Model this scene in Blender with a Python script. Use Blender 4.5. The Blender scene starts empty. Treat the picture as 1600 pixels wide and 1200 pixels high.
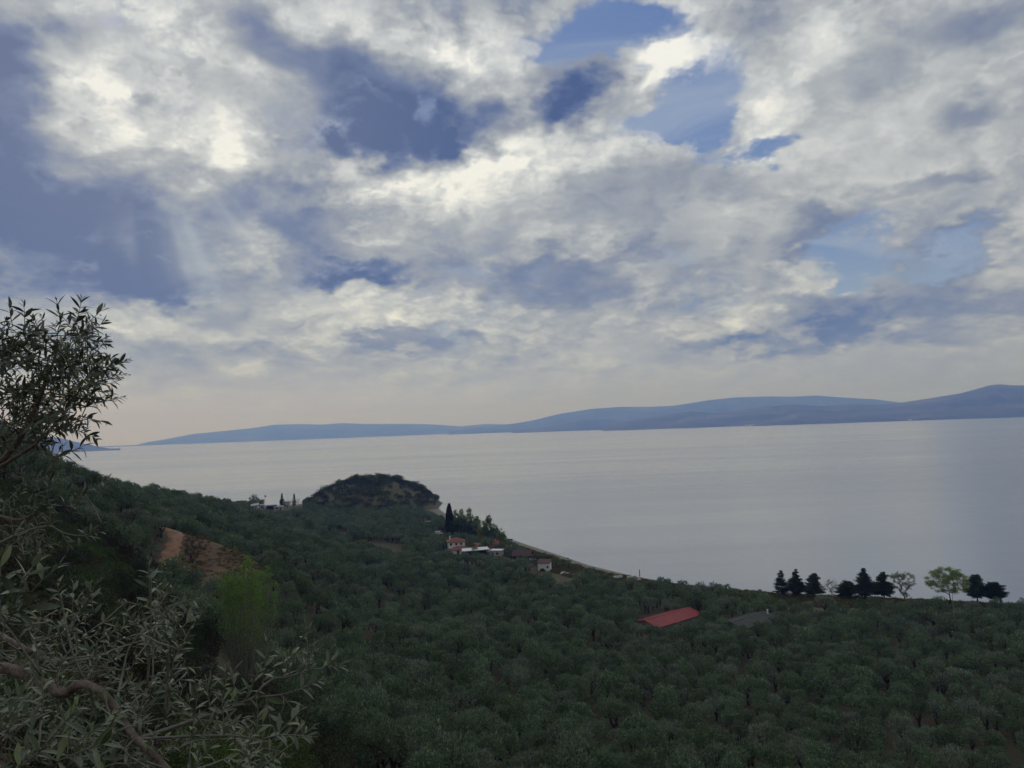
import bpy, bmesh, math, random
import numpy as np
from mathutils import Vector, Matrix, Euler, noise as mnoise

R = math.radians
random.seed(7)
rng = np.random.default_rng(7)
scene = bpy.context.scene
C = scene.collection

def lin(r, g, b, a=1.0):
    f = lambda c: (c / 255 / 12.92) if c / 255 <= 0.04045 else ((c / 255 + 0.055) / 1.055) ** 2.4
    return (f(r), f(g), f(b), a)

# ------------------------------------------------------------------ camera
EYE = Vector((0, 0, 76.0))          # eye height above the water, on a hillside
FPX = 1200.0                        # focal length in pixels of the 1600 px wide photograph
PITCH, ROLL = R(3.34), R(2.15)
fwd = Vector((0, math.cos(PITCH), math.sin(PITCH)))
up0 = Vector((0, -math.sin(PITCH), math.cos(PITCH)))
right = Vector((math.cos(ROLL), 0, 0)) - up0 * math.sin(ROLL)
up = Vector((math.sin(ROLL), 0, 0)) + up0 * math.cos(ROLL)
cam_data = bpy.data.cameras.new('camera')
cam_data.sensor_fit = 'HORIZONTAL'
cam_data.sensor_width = 36.0
cam_data.lens = 36.0 * FPX / 1600.0
cam_data.clip_start = 0.05
cam_data.clip_end = 300000.0
cam = bpy.data.objects.new('camera', cam_data)
C.objects.link(cam)
M = Matrix((right, up, -fwd)).transposed().to_4x4()
M.translation = EYE
cam.matrix_world = M
scene.camera = cam
scene.cycles.volume_bounces = 3

def ray(px, py):
    d = fwd + right * ((px - 800) / FPX) - up * ((py - 600) / FPX)
    return d.normalized()

def at(px, py, dist):
    """the point seen at px, py of the photograph at that horizontal distance"""
    d = ray(px, py)
    return EYE + d * (dist / math.hypot(d.x, d.y))

def on_level(px, py, z):
    d = ray(px, py)
    return EYE + d * ((z - EYE.z) / d.z)

# ------------------------------------------------------------------ exposure
scene.view_settings.view_transform = 'Standard'
scene.view_settings.look = 'None'
scene.view_settings.gamma = 1.0
scene.view_settings.use_curve_mapping = False
scene.view_settings.exposure = 0.1

# ------------------------------------------------------------------ world: daylight sky with a broken cloud deck
SUN_DIR = ray(205, 150)
SUN_EL = math.asin(SUN_DIR.z)
SUN_AZ = math.atan2(SUN_DIR.x, SUN_DIR.y)

world = bpy.data.worlds.new('World')
scene.world = world
world.use_nodes = True
wt = world.node_tree
wt.nodes.clear()

class G:
    """a few shorthands for a node tree"""
    def __init__(s, t): s.t = t
    def n(s, kind, **kw):
        x = s.t.nodes.new(kind)
        for k, v in kw.items(): setattr(x, k, v)
        return x
    def put(s, sock, v):
        if isinstance(v, bpy.types.NodeSocket): s.t.links.new(v, sock)
        else: sock.default_value = v
    def m(s, op, a, b=None, c=None, clamp=False):
        x = s.n('ShaderNodeMath', operation=op, use_clamp=clamp)
        for i, v in enumerate((a, b, c)):
            if v is not None: s.put(x.inputs[i], v)
        return x.outputs[0]
    def v(s, op, a, b=None, scale=None):
        x = s.n('ShaderNodeVectorMath', operation=op)
        s.put(x.inputs[0], a)
        if b is not None: s.put(x.inputs[1], b)
        if scale is not None: s.put(x.inputs['Scale'], scale)
        return x.outputs['Value'] if op in ('DOT_PRODUCT', 'LENGTH', 'DISTANCE') else x.outputs['Vector']
    def sep(s, a):
        x = s.n('ShaderNodeSeparateXYZ'); s.put(x.inputs[0], a); return x.outputs
    def comb(s, a, b, c):
        x = s.n('ShaderNodeCombineXYZ')
        for i, v in enumerate((a, b, c)): s.put(x.inputs[i], v)
        return x.outputs[0]
    def noise(s, vec, scale, detail=6, rough=0.55, dist=0.0, lac=2.0, out='Fac', dim='2D'):
        x = s.n('ShaderNodeTexNoise', noise_dimensions=dim)
        s.put(x.inputs['Vector'], vec)
        for k, v in (('Scale', scale), ('Detail', detail), ('Roughness', rough), ('Distortion', dist), ('Lacunarity', lac)): s.put(x.inputs[k], v)
        return x.outputs[out]
    def voro(s, vec, scale, detail=2, rough=0.5, smooth=0.6):
        x = s.n('ShaderNodeTexVoronoi', feature='SMOOTH_F1', voronoi_dimensions='2D')
        s.put(x.inputs['Vector'], vec)
        for k, v in (('Scale', scale), ('Detail', detail), ('Roughness', rough), ('Smoothness', smooth)): s.put(x.inputs[k], v)
        return x.outputs['Distance']
    def rng(s, v, a, b, c=0.0, d=1.0, kind='LINEAR'):
        x = s.n('ShaderNodeMapRange', interpolation_type=kind, clamp=True)
        s.put(x.inputs['Value'], v)
        for k, q in (('From Min', a), ('From Max', b), ('To Min', c), ('To Max', d)): s.put(x.inputs[k], q)
        return x.outputs['Result']
    def ramp(s, v, stops, interp='LINEAR'):
        x = s.n('ShaderNodeValToRGB'); s.put(x.inputs[0], v)
        r = x.color_ramp; r.interpolation = interp
        while len(r.elements) < len(stops): r.elements.new(0.5)
        for e, (p, c) in zip(r.elements, stops): e.position = p; e.color = c
        return x.outputs[0]
    def mix(s, f, a, b, blend='MIX'):
        x = s.n('ShaderNodeMix', data_type='RGBA', blend_type=blend, clamp_factor=True)
        s.put(x.inputs[0], f); s.put(x.inputs[6], a); s.put(x.inputs[7], b)
        return x.outputs[2]

g = G(wt)
dirv = g.v('NORMALIZE', g.n('ShaderNodeTexCoord').outputs['Generated'])
dx, dy, dz = g.sep(dirv)
dzp = g.m('MAXIMUM', dz, 0.0)
inv = g.m('DIVIDE', 1.0, g.m('ADD', dzp, 0.36))
plane = g.v('SCALE', g.comb(dx, dy, 0.0), scale=inv)      # where the sight line meets the cloud deck
# flow: cloud masses get ragged outlines
w1 = g.v('SUBTRACT', g.noise(plane, 1.8, 5, 0.6, out='Color'), (0.5, 0.5, 0.5))
w2 = g.v('SUBTRACT', g.noise(plane, 6.4, 5, 0.62, out='Color'), (0.5, 0.5, 0.5))
warp = g.v('ADD', g.v('SCALE', w1, scale=0.22), g.v('SCALE', w2, scale=0.07))
dwarp = g.v('ADD', dirv, warp)

def mass(px, py, rx, ry, tilt=0.0, soft=1.0):
    """a soft mass standing in that direction of the sky; rx, ry in thousandths*1.2 of a radian"""
    d = ray(px, py)
    ax = (right * math.cos(R(tilt)) + up * math.sin(R(tilt)))
    ax = (ax - d * ax.dot(d)).normalized()
    ay = d.cross(ax)
    k = 1.0 / (d - fwd * 0).dot(fwd)
    rot = Matrix((ax, ay, d)).transposed().to_euler()
    x = g.n('ShaderNodeMapping', vector_type='TEXTURE')
    g.put(x.inputs['Vector'], dwarp)
    x.inputs['Location'].default_value = d
    x.inputs['Rotation'].default_value = rot
    f = d.dot(fwd)
    x.inputs['Scale'].default_value = (rx / FPX * f * 1.5, ry / FPX * f * 1.5, 1.2)
    q = g.n('ShaderNodeTexGradient', gradient_type='SPHERICAL')
    g.put(q.inputs[0], x.outputs[0])
    return g.rng(q.outputs['Fac'], 0.0, 0.80, 0.0, 1.12, 'SMOOTHSTEP')

def total(rows, start=0.0):
    acc = start
    for r_ in rows:
        acc = g.m('MULTIPLY_ADD', mass(*r_[1:]), r_[0], acc)
    return acc

# relief of the cloud deck: puffs, lit from the sun's side
sun_plane = Vector((SUN_DIR.x, SUN_DIR.y, 0)) / (SUN_DIR.z + 0.36)
def puffs(vec):
    a = g.noise(vec, 3.5, 6, 0.58, 0.2)
    b = g.voro(g.v('ADD', vec, g.v('SCALE', w2, scale=0.35)), 5.9, 2.0, 0.55, 0.6)
    return g.m('SUBTRACT', g.m('MULTIPLY', a, 1.3), g.m('MULTIPLY', b, 0.55))
tosun = g.v('NORMALIZE', g.v('SUBTRACT', tuple(sun_plane), plane))
p0 = puffs(plane)
p1 = puffs(g.v('ADD', plane, g.v('SCALE', tosun, scale=0.045)))
soft = g.rng(dz, 0.02, 0.30, 0.40, 0.85)
soft = g.m('MULTIPLY', soft, g.m('SUBTRACT', 1.0, g.m('MULTIPLY', mass(1400, 230, 330, 190, 15), 0.55)))
relief = g.m('MULTIPLY', g.m('SUBTRACT', p0, p1), soft)
# heaped cumulus tops: rounded lumps with creases between them, seen on the dome of the sky
az = g.m('ARCTAN2', dx, dy)
dome = g.v('ADD', g.comb(g.m('MULTIPLY', az, 2.6), g.m('MULTIPLY', dz, 4.0), 0.0), g.v('SCALE', w2, scale=0.16))
def lumps(vec):
    return g.m('ABSOLUTE', g.m('SUBTRACT', g.noise(vec, 2.6, 4, 0.55, 0.15), 0.5))
sun_dome = (SUN_AZ * 2.6, SUN_DIR.z * 4.0, 0.0)
to_dome = g.v('NORMALIZE', g.v('SUBTRACT', sun_dome, dome))
l0 = lumps(dome)
l1 = lumps(g.v('ADD', dome, g.v('SCALE', to_dome, scale=0.06)))
heap = g.m('SUBTRACT', l0, l1)
where = g.rng(g.noise(dome, 1.5, 4, 0.6), 0.42, 0.66, 0.05, 1.0, 'SMOOTHSTEP')
heap = g.m('MULTIPLY', g.m('MAXIMUM', g.m('MINIMUM', heap, 0.12), -0.07), where)
fine = g.m('SUBTRACT', g.noise(plane, 9.5, 5, 0.6, 0.3), 0.5)
fine = g.m('MULTIPLY', fine, soft)
broad = g.m('SUBTRACT', g.noise(g.v('ADD', plane, (3.1, 7.7, 0)), 1.2, 3, 0.5), 0.5)

DARK = [  # strength, px, py, rx, ry, tilt
    (0.62, 90, 370, 215, 105, -14), (0.30, 190, 420, 120, 50, 5),
    (0.50, 590, 190, 150, 78, 18), (0.32, 560, 245, 110, 45, 5), (0.30, 455, 75, 140, 48, -22),
    (0.34, 430, 345, 120, 42, -8), (0.50, 540, 413, 105, 26, 3),
    (0.46, 15, 130, 85, 130, 0), (0.20, 110, 110, 80, 50, 10),
    (0.42, 745, 185, 60, 48, 10), (0.52, 895, 148, 62, 26, 32), (0.30, 880, 95, 45, 30, 10),
    (0.27, 1400, 490, 270, 46, 4), (0.28, 1230, 395, 90, 40, 10), (0.26, 1470, 415, 90, 30, 6), (0.20, 1060, 400, 60, 35, 10),
    (0.22, 655, 555, 70, 20, 4), (0.16, 420, 470, 130, 40, 5), (0.20, 850, 455, 110, 30, 5),
    (0.28, 1580, 15, 110, 40, 10), (0.12, 1310, 110, 120, 28, 25), (0.22, 1560, 160, 60, 30, 20),
    (0.18, 1450, 305, 110, 16, 8), (0.12, 330, 560, 200, 30, 0), (0.18, 1100, 520, 220, 26, 3), (0.12, 720, 390, 140, 40, 10),
    (0.14, 330, 180, 90, 40, 0), (0.14, 1000, 330, 120, 50, 10),
]
LIGHT = [
    (0.19, 245, 210, 130, 85, -20), (0.19, 175, 60, 150, 95, 0), (0.18, 330, 270, 120, 45, -30), (0.10, 420, 190, 90, 60, 0),
    (0.30, 720, 45, 170, 50, -10), (0.34, 690, 270, 150, 36, 18), (0.24, 850, 245, 130, 50, 15), (0.20, 780, 330, 130, 60, 20),
    (0.46, 1010, 92, 85, 30, 30), (0.20, 1180, 120, 110, 120, 0), (0.10, 1340, 240, 200, 110, 10),
    (0.22, 1065, 385, 60, 30, 15), (0.26, 1190, 395, 50, 40, 0), (0.24, 1260, 440, 60, 22, 5), (0.22, 1570, 450, 60, 35, 15),
    (0.20, 960, 530, 90, 30, 0), (0.18, 1120, 490, 90, 25, 10), (0.16, 560, 470, 150, 30, 5), (0.16, 230, 500, 120, 40, 0), (0.14, 700, 510, 120, 24, 0),
    (0.12, 470, 500, 300, 60, 0), (0.18, 1230, 500, 40, 16, 0),
]
CLEAR = [
    (0.95, 930, 35, 125, 55, 0), (0.9, 1060, 140, 56, 85, -25), (0.85, 1000, 210, 85, 36, 10), (0.5, 1180, 238, 60, 28, 10),
    (0.35, 695, 160, 30, 22, 0), (0.5, 1500, 410, 90, 30, 8), (0.3, 1380, 440, 90, 30, 5), (0.45, 190, 18, 22, 14, 0),
    (0.45, 1090, 245, 110, 40, 10), (0.5, 1330, 400, 60, 30, 0), (0.35, 120, 75, 55, 25, 10),
]
sd = g.m('MAXIMUM', g.v('DOT_PRODUCT', dirv, tuple(SUN_DIR)), 0.0)
near_sun = g.m('POWER', sd, 22.0)
darkv, lightv, clearv = total(DARK), total(LIGHT), total(CLEAR)
lum = g.m('ADD', 0.62, g.m('MULTIPLY', lightv, 0.8))
rag = g.m('MULTIPLY_ADD', g.m('ADD', fine, g.m('MULTIPLY', relief, 0.8)), 1.5, g.m('MULTIPLY_ADD', g.m('SUBTRACT', p0, 0.42), 0.9, 0.88))
lum = g.m('SUBTRACT', lum, g.m('MULTIPLY', g.m('MULTIPLY', darkv, 1.32), rag))
lum = g.m('MULTIPLY_ADD', heap, g.m('MULTIPLY', g.m('MULTIPLY_ADD', near_sun, 0.35, soft), g.m('MAXIMUM', g.m('SUBTRACT', 1.25, g.m('MULTIPLY', darkv, 2.4)), 0.15)), lum)
lum = g.m('MULTIPLY_ADD', g.m('MULTIPLY', g.m('SUBTRACT', l0, 0.09), where), 0.5, lum)
lum = g.m('MULTIPLY_ADD', relief, g.m('MULTIPLY_ADD', near_sun, 0.35, 0.46), lum)
lum = g.m('MULTIPLY_ADD', fine, 0.20, lum)
lum = g.m('MULTIPLY_ADD', broad, 0.26, lum)
lum = g.m('MULTIPLY_ADD', g.m('SUBTRACT', p0, 0.45), 0.22, lum)
cloud = g.ramp(lum, [(0.0, lin(66, 84, 124)), (0.2, lin(92, 107, 142)), (0.42, lin(138, 145, 158)), (0.60, lin(167, 172, 177)),
                     (0.80, lin(199, 203, 206)), (1.0, lin(238, 238, 235))])
# the sun behind the deck warms and brightens the cloud round it
# shafts of light fanning out under the deck, strongest below the sun
ax1 = SUN_DIR.cross(Vector((0, 0, 1))).normalized(); ax2 = SUN_DIR.cross(ax1).normalized()
sa, sb = g.v('DOT_PRODUCT', dirv, tuple(ax1)), g.v('DOT_PRODUCT', dirv, tuple(ax2))
ang = g.m('ARCTAN2', sa, sb)   # 0 straight up or down from the sun
radius = g.m('SQRT', g.m('ADD', g.m('MULTIPLY', sa, sa), g.m('MULTIPLY', sb, sb)))
shaft = g.noise(g.comb(g.m('MULTIPLY', ang, 3.2), 0.7, 0.0), 0.95, 2, 0.45)
shaft = g.m('MULTIPLY', g.rng(shaft, 0.36, 0.72, 0, 1, 'SMOOTHSTEP'), g.m('MULTIPLY', g.rng(radius, 0.10, 0.17, 0, 1, 'SMOOTHSTEP'), g.rng(radius, 0.17, 0.34, 1, 0, 'SMOOTHSTEP')))
# clear sky between the clouds
sky = g.n('ShaderNodeTexSky', sky_type='NISHITA', sun_disc=False, sun_elevation=SUN_EL, sun_rotation=SUN_AZ, air_density=1.0, dust_density=0.6, ozone_density=2.0)
blue = g.mix(0.75, g.mix(1.0, sky.outputs[0], (0.10, 0.10, 0.10, 1), 'MULTIPLY'), g.ramp(dzp, [(0.0, lin(160, 168, 178)), (0.20, lin(102, 122, 168)), (0.55, lin(78, 106, 162))]))
wisp = g.rng(g.noise(g.v('MULTIPLY', plane, (0.7, 1.5, 1.0)), 3.2, 6, 0.62, 0.5), 0.46, 0.78, 0.0, 0.75, 'SMOOTHSTEP')
blue = g.mix(wisp, blue, lin(150, 164, 190))
cover = g.m('SUBTRACT', g.m('MULTIPLY_ADD', p0, 0.9, 0.72), g.m('MULTIPLY', clearv, 1.15))
cover = g.m('MULTIPLY_ADD', fine, 1.0, g.m('MULTIPLY_ADD', broad, 0.9, cover))
cover = g.rng(cover, 0.0, 0.72, 0, 1, 'SMOOTHSTEP')
col = g.mix(cover, blue, cloud)
col = g.mix(g.m('MULTIPLY', g.m('MULTIPLY', shaft, mass(310, 335, 130, 115)), 0.5), col, lin(196, 205, 208))
col = g.mix(g.m('MULTIPLY', near_sun, 0.12), col, lin(232, 231, 224))
# low band of hazy air: cream below the sun, grey away from it
side = g.rng(dx, -0.55, 0.5, 0, 1)
band = g.ramp(side, [(0.0, lin(192, 187, 180)), (0.45, lin(177, 180, 183)), (1.0, lin(150, 156, 170))])
lowf = g.rng(dz, 0.02, 0.115, 1.0, 0.0, 'SMOOTHSTEP')
col = g.mix(g.m('MULTIPLY', lowf, 0.90), col, band)
bg = g.n('ShaderNodeBackground')
g.put(bg.inputs['Color'], g.v('SCALE', col, scale=10.0))
bg.inputs['Strength'].default_value = 0.1
wt.links.new(bg.outputs[0], g.n('ShaderNodeOutputWorld').inputs['Surface'])
world.cycles.sampling_method = 'MANUAL'
world.cycles.sample_map_resolution = 512

# ------------------------------------------------------------------ sun, veiled by the clouds
sun_data = bpy.data.lights.new('sun', 'SUN')
sun_data.energy = 0.6
sun_data.angle = R(112)
sun_data.color = (1.0, 0.98, 0.96)
sun = bpy.data.objects.new('sun', sun_data)
C.objects.link(sun)
sun.rotation_euler = (-SUN_DIR).to_track_quat('-Z', 'Y').to_euler()

# ------------------------------------------------------------------ material helper
def material(name, rough=0.8):
    m = bpy.data.materials.new(name)
    m.use_nodes = True
    t = m.node_tree
    b = t.nodes['Principled BSDF']
    b.inputs['Roughness'].default_value = rough
    return m, G(t), b

def plain(name, col, rough=0.8, metal=0.0, var=0.12, scale=1.5):
    m, q, b = material(name, rough)
    p = q.n('ShaderNodeTexCoord').outputs['Object']
    n = q.noise(p, scale, 4, 0.6, dim='3D')
    c = Vector(col[:3])
    q.put(b.inputs['Base Color'], q.ramp(n, [(0.3, (*(c * (1 - var)), 1)), (0.7, (*(c * (1 + var)), 1))]))
    b.inputs['Metallic'].default_value = metal
    return m

# ------------------------------------------------------------------ tagging
def tag(o, label=None, cat=None, group=None, kind=None):
    if label: o['label'] = label
    if cat: o['category'] = cat
    if group: o['group'] = group
    if kind: o['kind'] = kind
    return o

def link(name, me, mat=None, parent=None, loc=None):
    o = bpy.data.objects.new(name, me)
    C.objects.link(o)
    if mat is not None and me is not None:
        for mm in (mat if isinstance(mat, (list, tuple)) else [mat]):
            if mm.name not in me.materials: me.materials.append(mm)
    if loc is not None: o.location = loc
    if parent is not None: o.parent = parent
    return o

def empty(name, loc, rz=0.0, label=None, cat=None, group=None):
    o = bpy.data.objects.new(name, None)
    o.empty_display_size = 0.5
    C.objects.link(o)
    o.location = loc
    o.rotation_euler = (0, 0, rz)
    return tag(o, label, cat, group)

def mesh_np(name, verts, faces, smooth=False, mats=None):
    """mesh from an (n,3) array and an (m,3) or (m,4) array of indices"""
    me = bpy.data.meshes.new(name)
    verts = np.asarray(verts, dtype=np.float32); faces = np.asarray(faces, dtype=np.int32)
    k = faces.shape[1]
    me.vertices.add(len(verts)); me.vertices.foreach_set('co', verts.ravel())
    me.loops.add(faces.size); me.loops.foreach_set('vertex_index', faces.ravel())
    me.polygons.add(len(faces))
    me.polygons.foreach_set('loop_start', np.arange(0, faces.size, k, dtype=np.int32))
    me.polygons.foreach_set('use_smooth', np.full(len(faces), smooth))
    if mats is not None: me.polygons.foreach_set('material_index', np.asarray(mats, dtype=np.int32))
    me.update(calc_edges=True)
    return me

# value noise on arrays, for terrain
def vnoise(x, y, seed=0):
    xi, yi = np.floor(x).astype(np.int64), np.floor(y).astype(np.int64)
    fx, fy = x - xi, y - yi
    fx, fy = fx * fx * fx * (fx * (fx * 6 - 15) + 10), fy * fy * fy * (fy * (fy * 6 - 15) + 10)
    def h(a, b):
        n = (a * 374761393 + b * 668265263 + seed * 974711) & 0xFFFFFFFF
        n = ((n ^ (n >> 13)) * 1274126177) & 0xFFFFFFFF
        return ((n ^ (n >> 16)) & 0xFFFF) / 65535.0
    a, b, c, d = h(xi, yi), h(xi + 1, yi), h(xi, yi + 1), h(xi + 1, yi + 1)
    return (a * (1 - fx) + b * fx) * (1 - fy) + (c * (1 - fx) + d * fx) * fy
def fbm(x, y, seed=0, octaves=4, gain=0.5):
    s, a, tot = 0.0, 1.0, 0.0
    for i in range(octaves):
        s = s + a * (vnoise(x * 2 ** i, y * 2 ** i, seed + i * 17) - 0.5); tot += a; a *= gain
    return s / tot

# ------------------------------------------------------------------ the sea
def disc(name, radius, z, mat):
    bm = bmesh.new()
    bmesh.ops.create_circle(bm, cap_ends=True, segments=96, radius=radius)
    me = bpy.data.meshes.new(name); bm.to_mesh(me); bm.free()
    return tag(link(name, me, mat, loc=(0, 0, z)), kind='structure')

FAR = 32000.0
m_sea, q, b = material('sea_water', 0.16)
pos = q.n('ShaderNodeNewGeometry').outputs['Position']
stretch = q.v('MULTIPLY', pos, (0.35, 1.0, 1.0))
calm = q.noise(q.v('MULTIPLY', pos, (0.00035, 0.0016, 0.0)), 1.0, 4, 0.6, 0.6)     # wind lanes and calm slicks
q.put(b.inputs['Base Color'], q.ramp(calm, [(0.35, (0.165, 0.208, 0.290, 1)), (0.7, (0.185, 0.226, 0.300, 1))]))
lanes = q.noise(q.v('MULTIPLY', pos, (0.0012, 0.011, 0.0)), 1.0, 5, 0.62, 0.8)
q.put(b.inputs['Roughness'], q.rng(q.m('MULTIPLY_ADD', lanes, 0.6, q.m('MULTIPLY', calm, 0.5)), 0.42, 0.68, 0.26, 0.20))
b.inputs['IOR'].default_value = 1.333
rip = q.m('ADD', q.noise(stretch, 0.45, 4, 0.6, 0.3), q.m('MULTIPLY', q.noise(stretch, 0.06, 3, 0.5), 2.5))
bump = q.n('ShaderNodeBump'); bump.inputs['Distance'].default_value = 0.35
q.put(bump.inputs['Strength'], q.rng(q.m('MULTIPLY_ADD', lanes, 0.6, q.m('MULTIPLY', calm, 0.5)), 0.42, 0.68, 0.32, 0.22))
q.put(bump.inputs['Height'], rip)
q.put(b.inputs['Normal'], bump.outputs[0])
disc('sea', FAR, 0.0, m_sea)
m_bed = plain('seabed_sand', (0.12, 0.11, 0.09), 0.9, scale=0.02)
disc('seabed', FAR, -9.0, m_bed)

# ------------------------------------------------------------------ far shore: mountain ranges across the gulf
m_mount, q, b = material('mountain_scrub', 0.9)
pos = q.n('ShaderNodeNewGeometry').outputs['Position']
n = q.noise(pos, 0.0011, 7, 0.62, dim='3D')
q.put(b.inputs['Base Color'], q.ramp(n, [(0.36, (0.016, 0.026, 0.014, 1)), (0.48, (0.045, 0.058, 0.032, 1)), (0.56, (0.075, 0.076, 0.048, 1)), (0.66, (0.16, 0.145, 0.10, 1))]))

def mountain(name, profile, dist, depth, seed, rough=1.0, cols=260, rows=34):
    """profile: crest as seen, (px, py); dist: shore distance; depth: shore to crest"""
    px = np.array([p[0] for p in profile], float); py = np.array([p[1] for p in profile], float)
    xs = np.linspace(px[0], px[-1], cols)
    ys = np.interp(xs, px, py)
    V = []
    tt = np.linspace(0, 1.7, rows)
    az = np.array([math.atan2(ray(x, y).x, ray(x, y).y) for x, y in zip(xs, ys)])
    sl = np.array([ray(x, y).z / math.hypot(ray(x, y).x, ray(x, y).y) for x, y in zip(xs, ys)])
    crest = np.maximum(EYE.z + sl * (dist + depth), 4.0)
    edge = np.clip(np.minimum(np.arange(cols), np.arange(cols)[::-1]) / 10.0, 0, 1)
    for i, t in enumerate(tt):
        d = dist + depth * t + 350 * fbm(az * 40, az * 0 + 3.3, seed) * (1 - min(t, 1)) * 2
        spur = fbm(az * 55 + 0.9 * t, t * 1.7 + az * 9, seed + 5, 5, 0.55)
        f = 1 - abs(t - 1) if t > 1 else t ** 0.85
        if t > 1: f = 1 - (t - 1) ** 1.2
        ridge = 1 - np.abs(fbm(az * 38 + 2.0 * t, t * 0.9, seed + 9, 4)) * 2
        k = math.sin(min(t, 1.0) * math.pi)
        h = crest * (f * (1 + 0.0 * spur) + rough * k * (0.55 * spur + 0.30 * (ridge - 0.75)))
        h = np.where(np.full(cols, t >= 1), np.minimum(h, crest * f), np.minimum(h, crest * (0.25 + 0.72 * t)))
        if t == 0: h = np.full(cols, -4.0)
        h = np.maximum(h, -4.0 if t == 0 else 6.0 * edge)
        V.append(np.stack([np.sin(az) * d, np.cos(az) * d, h], 1))
    V = np.concatenate(V)
    i, j = np.meshgrid(np.arange(rows - 1), np.arange(cols - 1), indexing='ij')
    a = (i * cols + j).ravel()
    F = np.stack([a, a + 1, a + cols + 1, a + cols], 1)
    me = mesh_np(name, V, F, smooth=True)
    return tag(link(name, me, m_mount), kind='structure')

mountain('mountain', [(-420, 700), (-300, 662), (-160, 642), (-60, 646), (10, 662), (45, 678), (80, 683), (95, 684), (118, 690), (140, 695), (160, 699), (172, 701), (188, 705)], 10000, 2300, 3, 0.7, 160)
mountain('mountain', [(150, 700), (205, 698), (228, 691), (260, 686), (300, 678), (350, 673), (390, 669), (430, 663), (470, 662), (500, 663), (535, 660.5), (570, 662), (640, 662), (680, 663), (720, 666), (760, 662), (790, 663), (850, 660), (950, 662)], 22000, 5200, 11, 0.6, 300)
mountain('mountain', [(700, 674), (740, 668), (800, 662), (830, 657), (875, 646), (925, 638), (970, 635), (1015, 635), (1050, 633.5), (1080, 629), (1110, 624), (1150, 620), (1200, 618.5), (1240, 619), (1275, 617), (1300, 619), (1325, 621), (1365, 623), (1405, 628), (1450, 640), (1520, 650), (1620, 660)], 17000, 4200, 23, 0.8, 320)
mountain('mountain', [(940, 668), (965, 661), (1000, 653), (1020, 651), (1055, 645), (1080, 642), (1120, 645), (1150, 642), (1180, 637), (1215, 633), (1240, 631), (1280, 634), (1330, 631), (1370, 632), (1405, 629), (1450, 622), (1500, 614), (1525, 607), (1545, 601), (1562, 599), (1580, 601), (1610, 601), (1700, 597), (1800, 590), (1950, 596), (2100, 608), (2300, 625)], 10300, 3000, 37, 0.9, 360)
mountain('mountain', [(1180, 661), (1200, 654), (1222, 646), (1246, 640.5), (1280, 639.5), (1320, 645), (1370, 643.5), (1420, 640), (1470, 642), (1515, 635), (1560, 630), (1620, 628), (1750, 634), (1900, 640), (2100, 632)], 9600, 1500, 51, 0.8, 300)
mountain('mountain', [(800, 673), (845, 668), (880, 661), (915, 656), (950, 655), (985, 659), (1030, 664)], 13500, 2000, 57, 0.8, 160)

# ------------------------------------------------------------------ the land: shoreline, hillside and plain
SHORE_SEEN = [(2600, 965), (2200, 958), (1900, 951), (1600, 943), (1500, 938.5), (1400, 934), (1300, 930), (1210, 926), (1120, 918), (1040, 909), (985, 899), (920, 883),
              (870, 866), (830, 853), (800, 843), (770, 832), (735, 819), (702, 806)]
SHORE = [on_level(x, y, 0.0) for x, y in SHORE_SEEN]
SHORE = [(p.x, p.y) for p in SHORE]
SHORE += [(-80, 775), (-88, 840), (-120, 900), (-170, 905), (-225, 868), (-262, 850), (-330, 846), (-420, 800), (-520, 690), (-640, 600), (-900, 560),
          (-900, -260), (900, -260), (900, 240)]
SHORE = np.array(SHORE)

def inside(poly, x, y):
    res = np.zeros(x.shape, bool)
    n = len(poly)
    for i in range(n):
        x1, y1 = poly[i]; x2, y2 = poly[(i + 1) % n]
        c = ((y1 > y) != (y2 > y)) & (x < (x2 - x1) * (y - y1) / (y2 - y1 + 1e-12) + x1)
        res ^= c
    return res
def edge_dist(poly, x, y, closed=True):
    best = np.full(x.shape, 1e9)
    n = len(poly)
    for i in range(n if closed else n - 1):
        a = np.array(poly[i]); b_ = np.array(poly[(i + 1) % n]) - a
        t = np.clip(((x - a[0]) * b_[0] + (y - a[1]) * b_[1]) / (b_ @ b_ + 1e-9), 0, 1)
        best = np.minimum(best, np.hypot(x - a[0] - t * b_[0], y - a[1] - t * b_[1]))
    return best

CTRL = []
def cd(px, py, d, drop=0.0):
    p = at(px, py, d); CTRL.append((p.x, p.y, p.z - drop))
def cz(px, py, z):
    p = on_level(px, py, z); CTRL.append((p.x, p.y, z))
# coastal plain
for row in [(1900, 990, 2.5), (1600, 962, 2.5), (1400, 952, 2.5), (1210, 945, 2.5), (1050, 930, 2.2), (920, 905, 2.2), (840, 882, 2.5), (760, 872, 3), (700, 868, 3.2), (800, 920, 3.5), (1000, 960, 3.2),
            (1200, 1000, 3.6), (1600, 1020, 4), (1600, 1200, 9), (1400, 1120, 6), (1200, 1200, 9.5), (1000, 1100, 7.5), (800, 1010, 7.5), (640, 835, 4), (560, 815, 4), (500, 806, 5), (600, 880, 6.5), (700, 930, 6), (1900, 1200, 9)]:
    cz(*row)
# slope that comes down from the left
for row in [(1000, 1200, 142, 2), (800, 1200, 132, 2), (650, 1200, 118, 2), (640, 1080, 175, 3), (540, 1000, 205, 4), (450, 930, 262, 4), (520, 850, 452, 4), (470, 822, 560, 4), (620, 1000, 215, 4)]:
    cd(*row)
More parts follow.
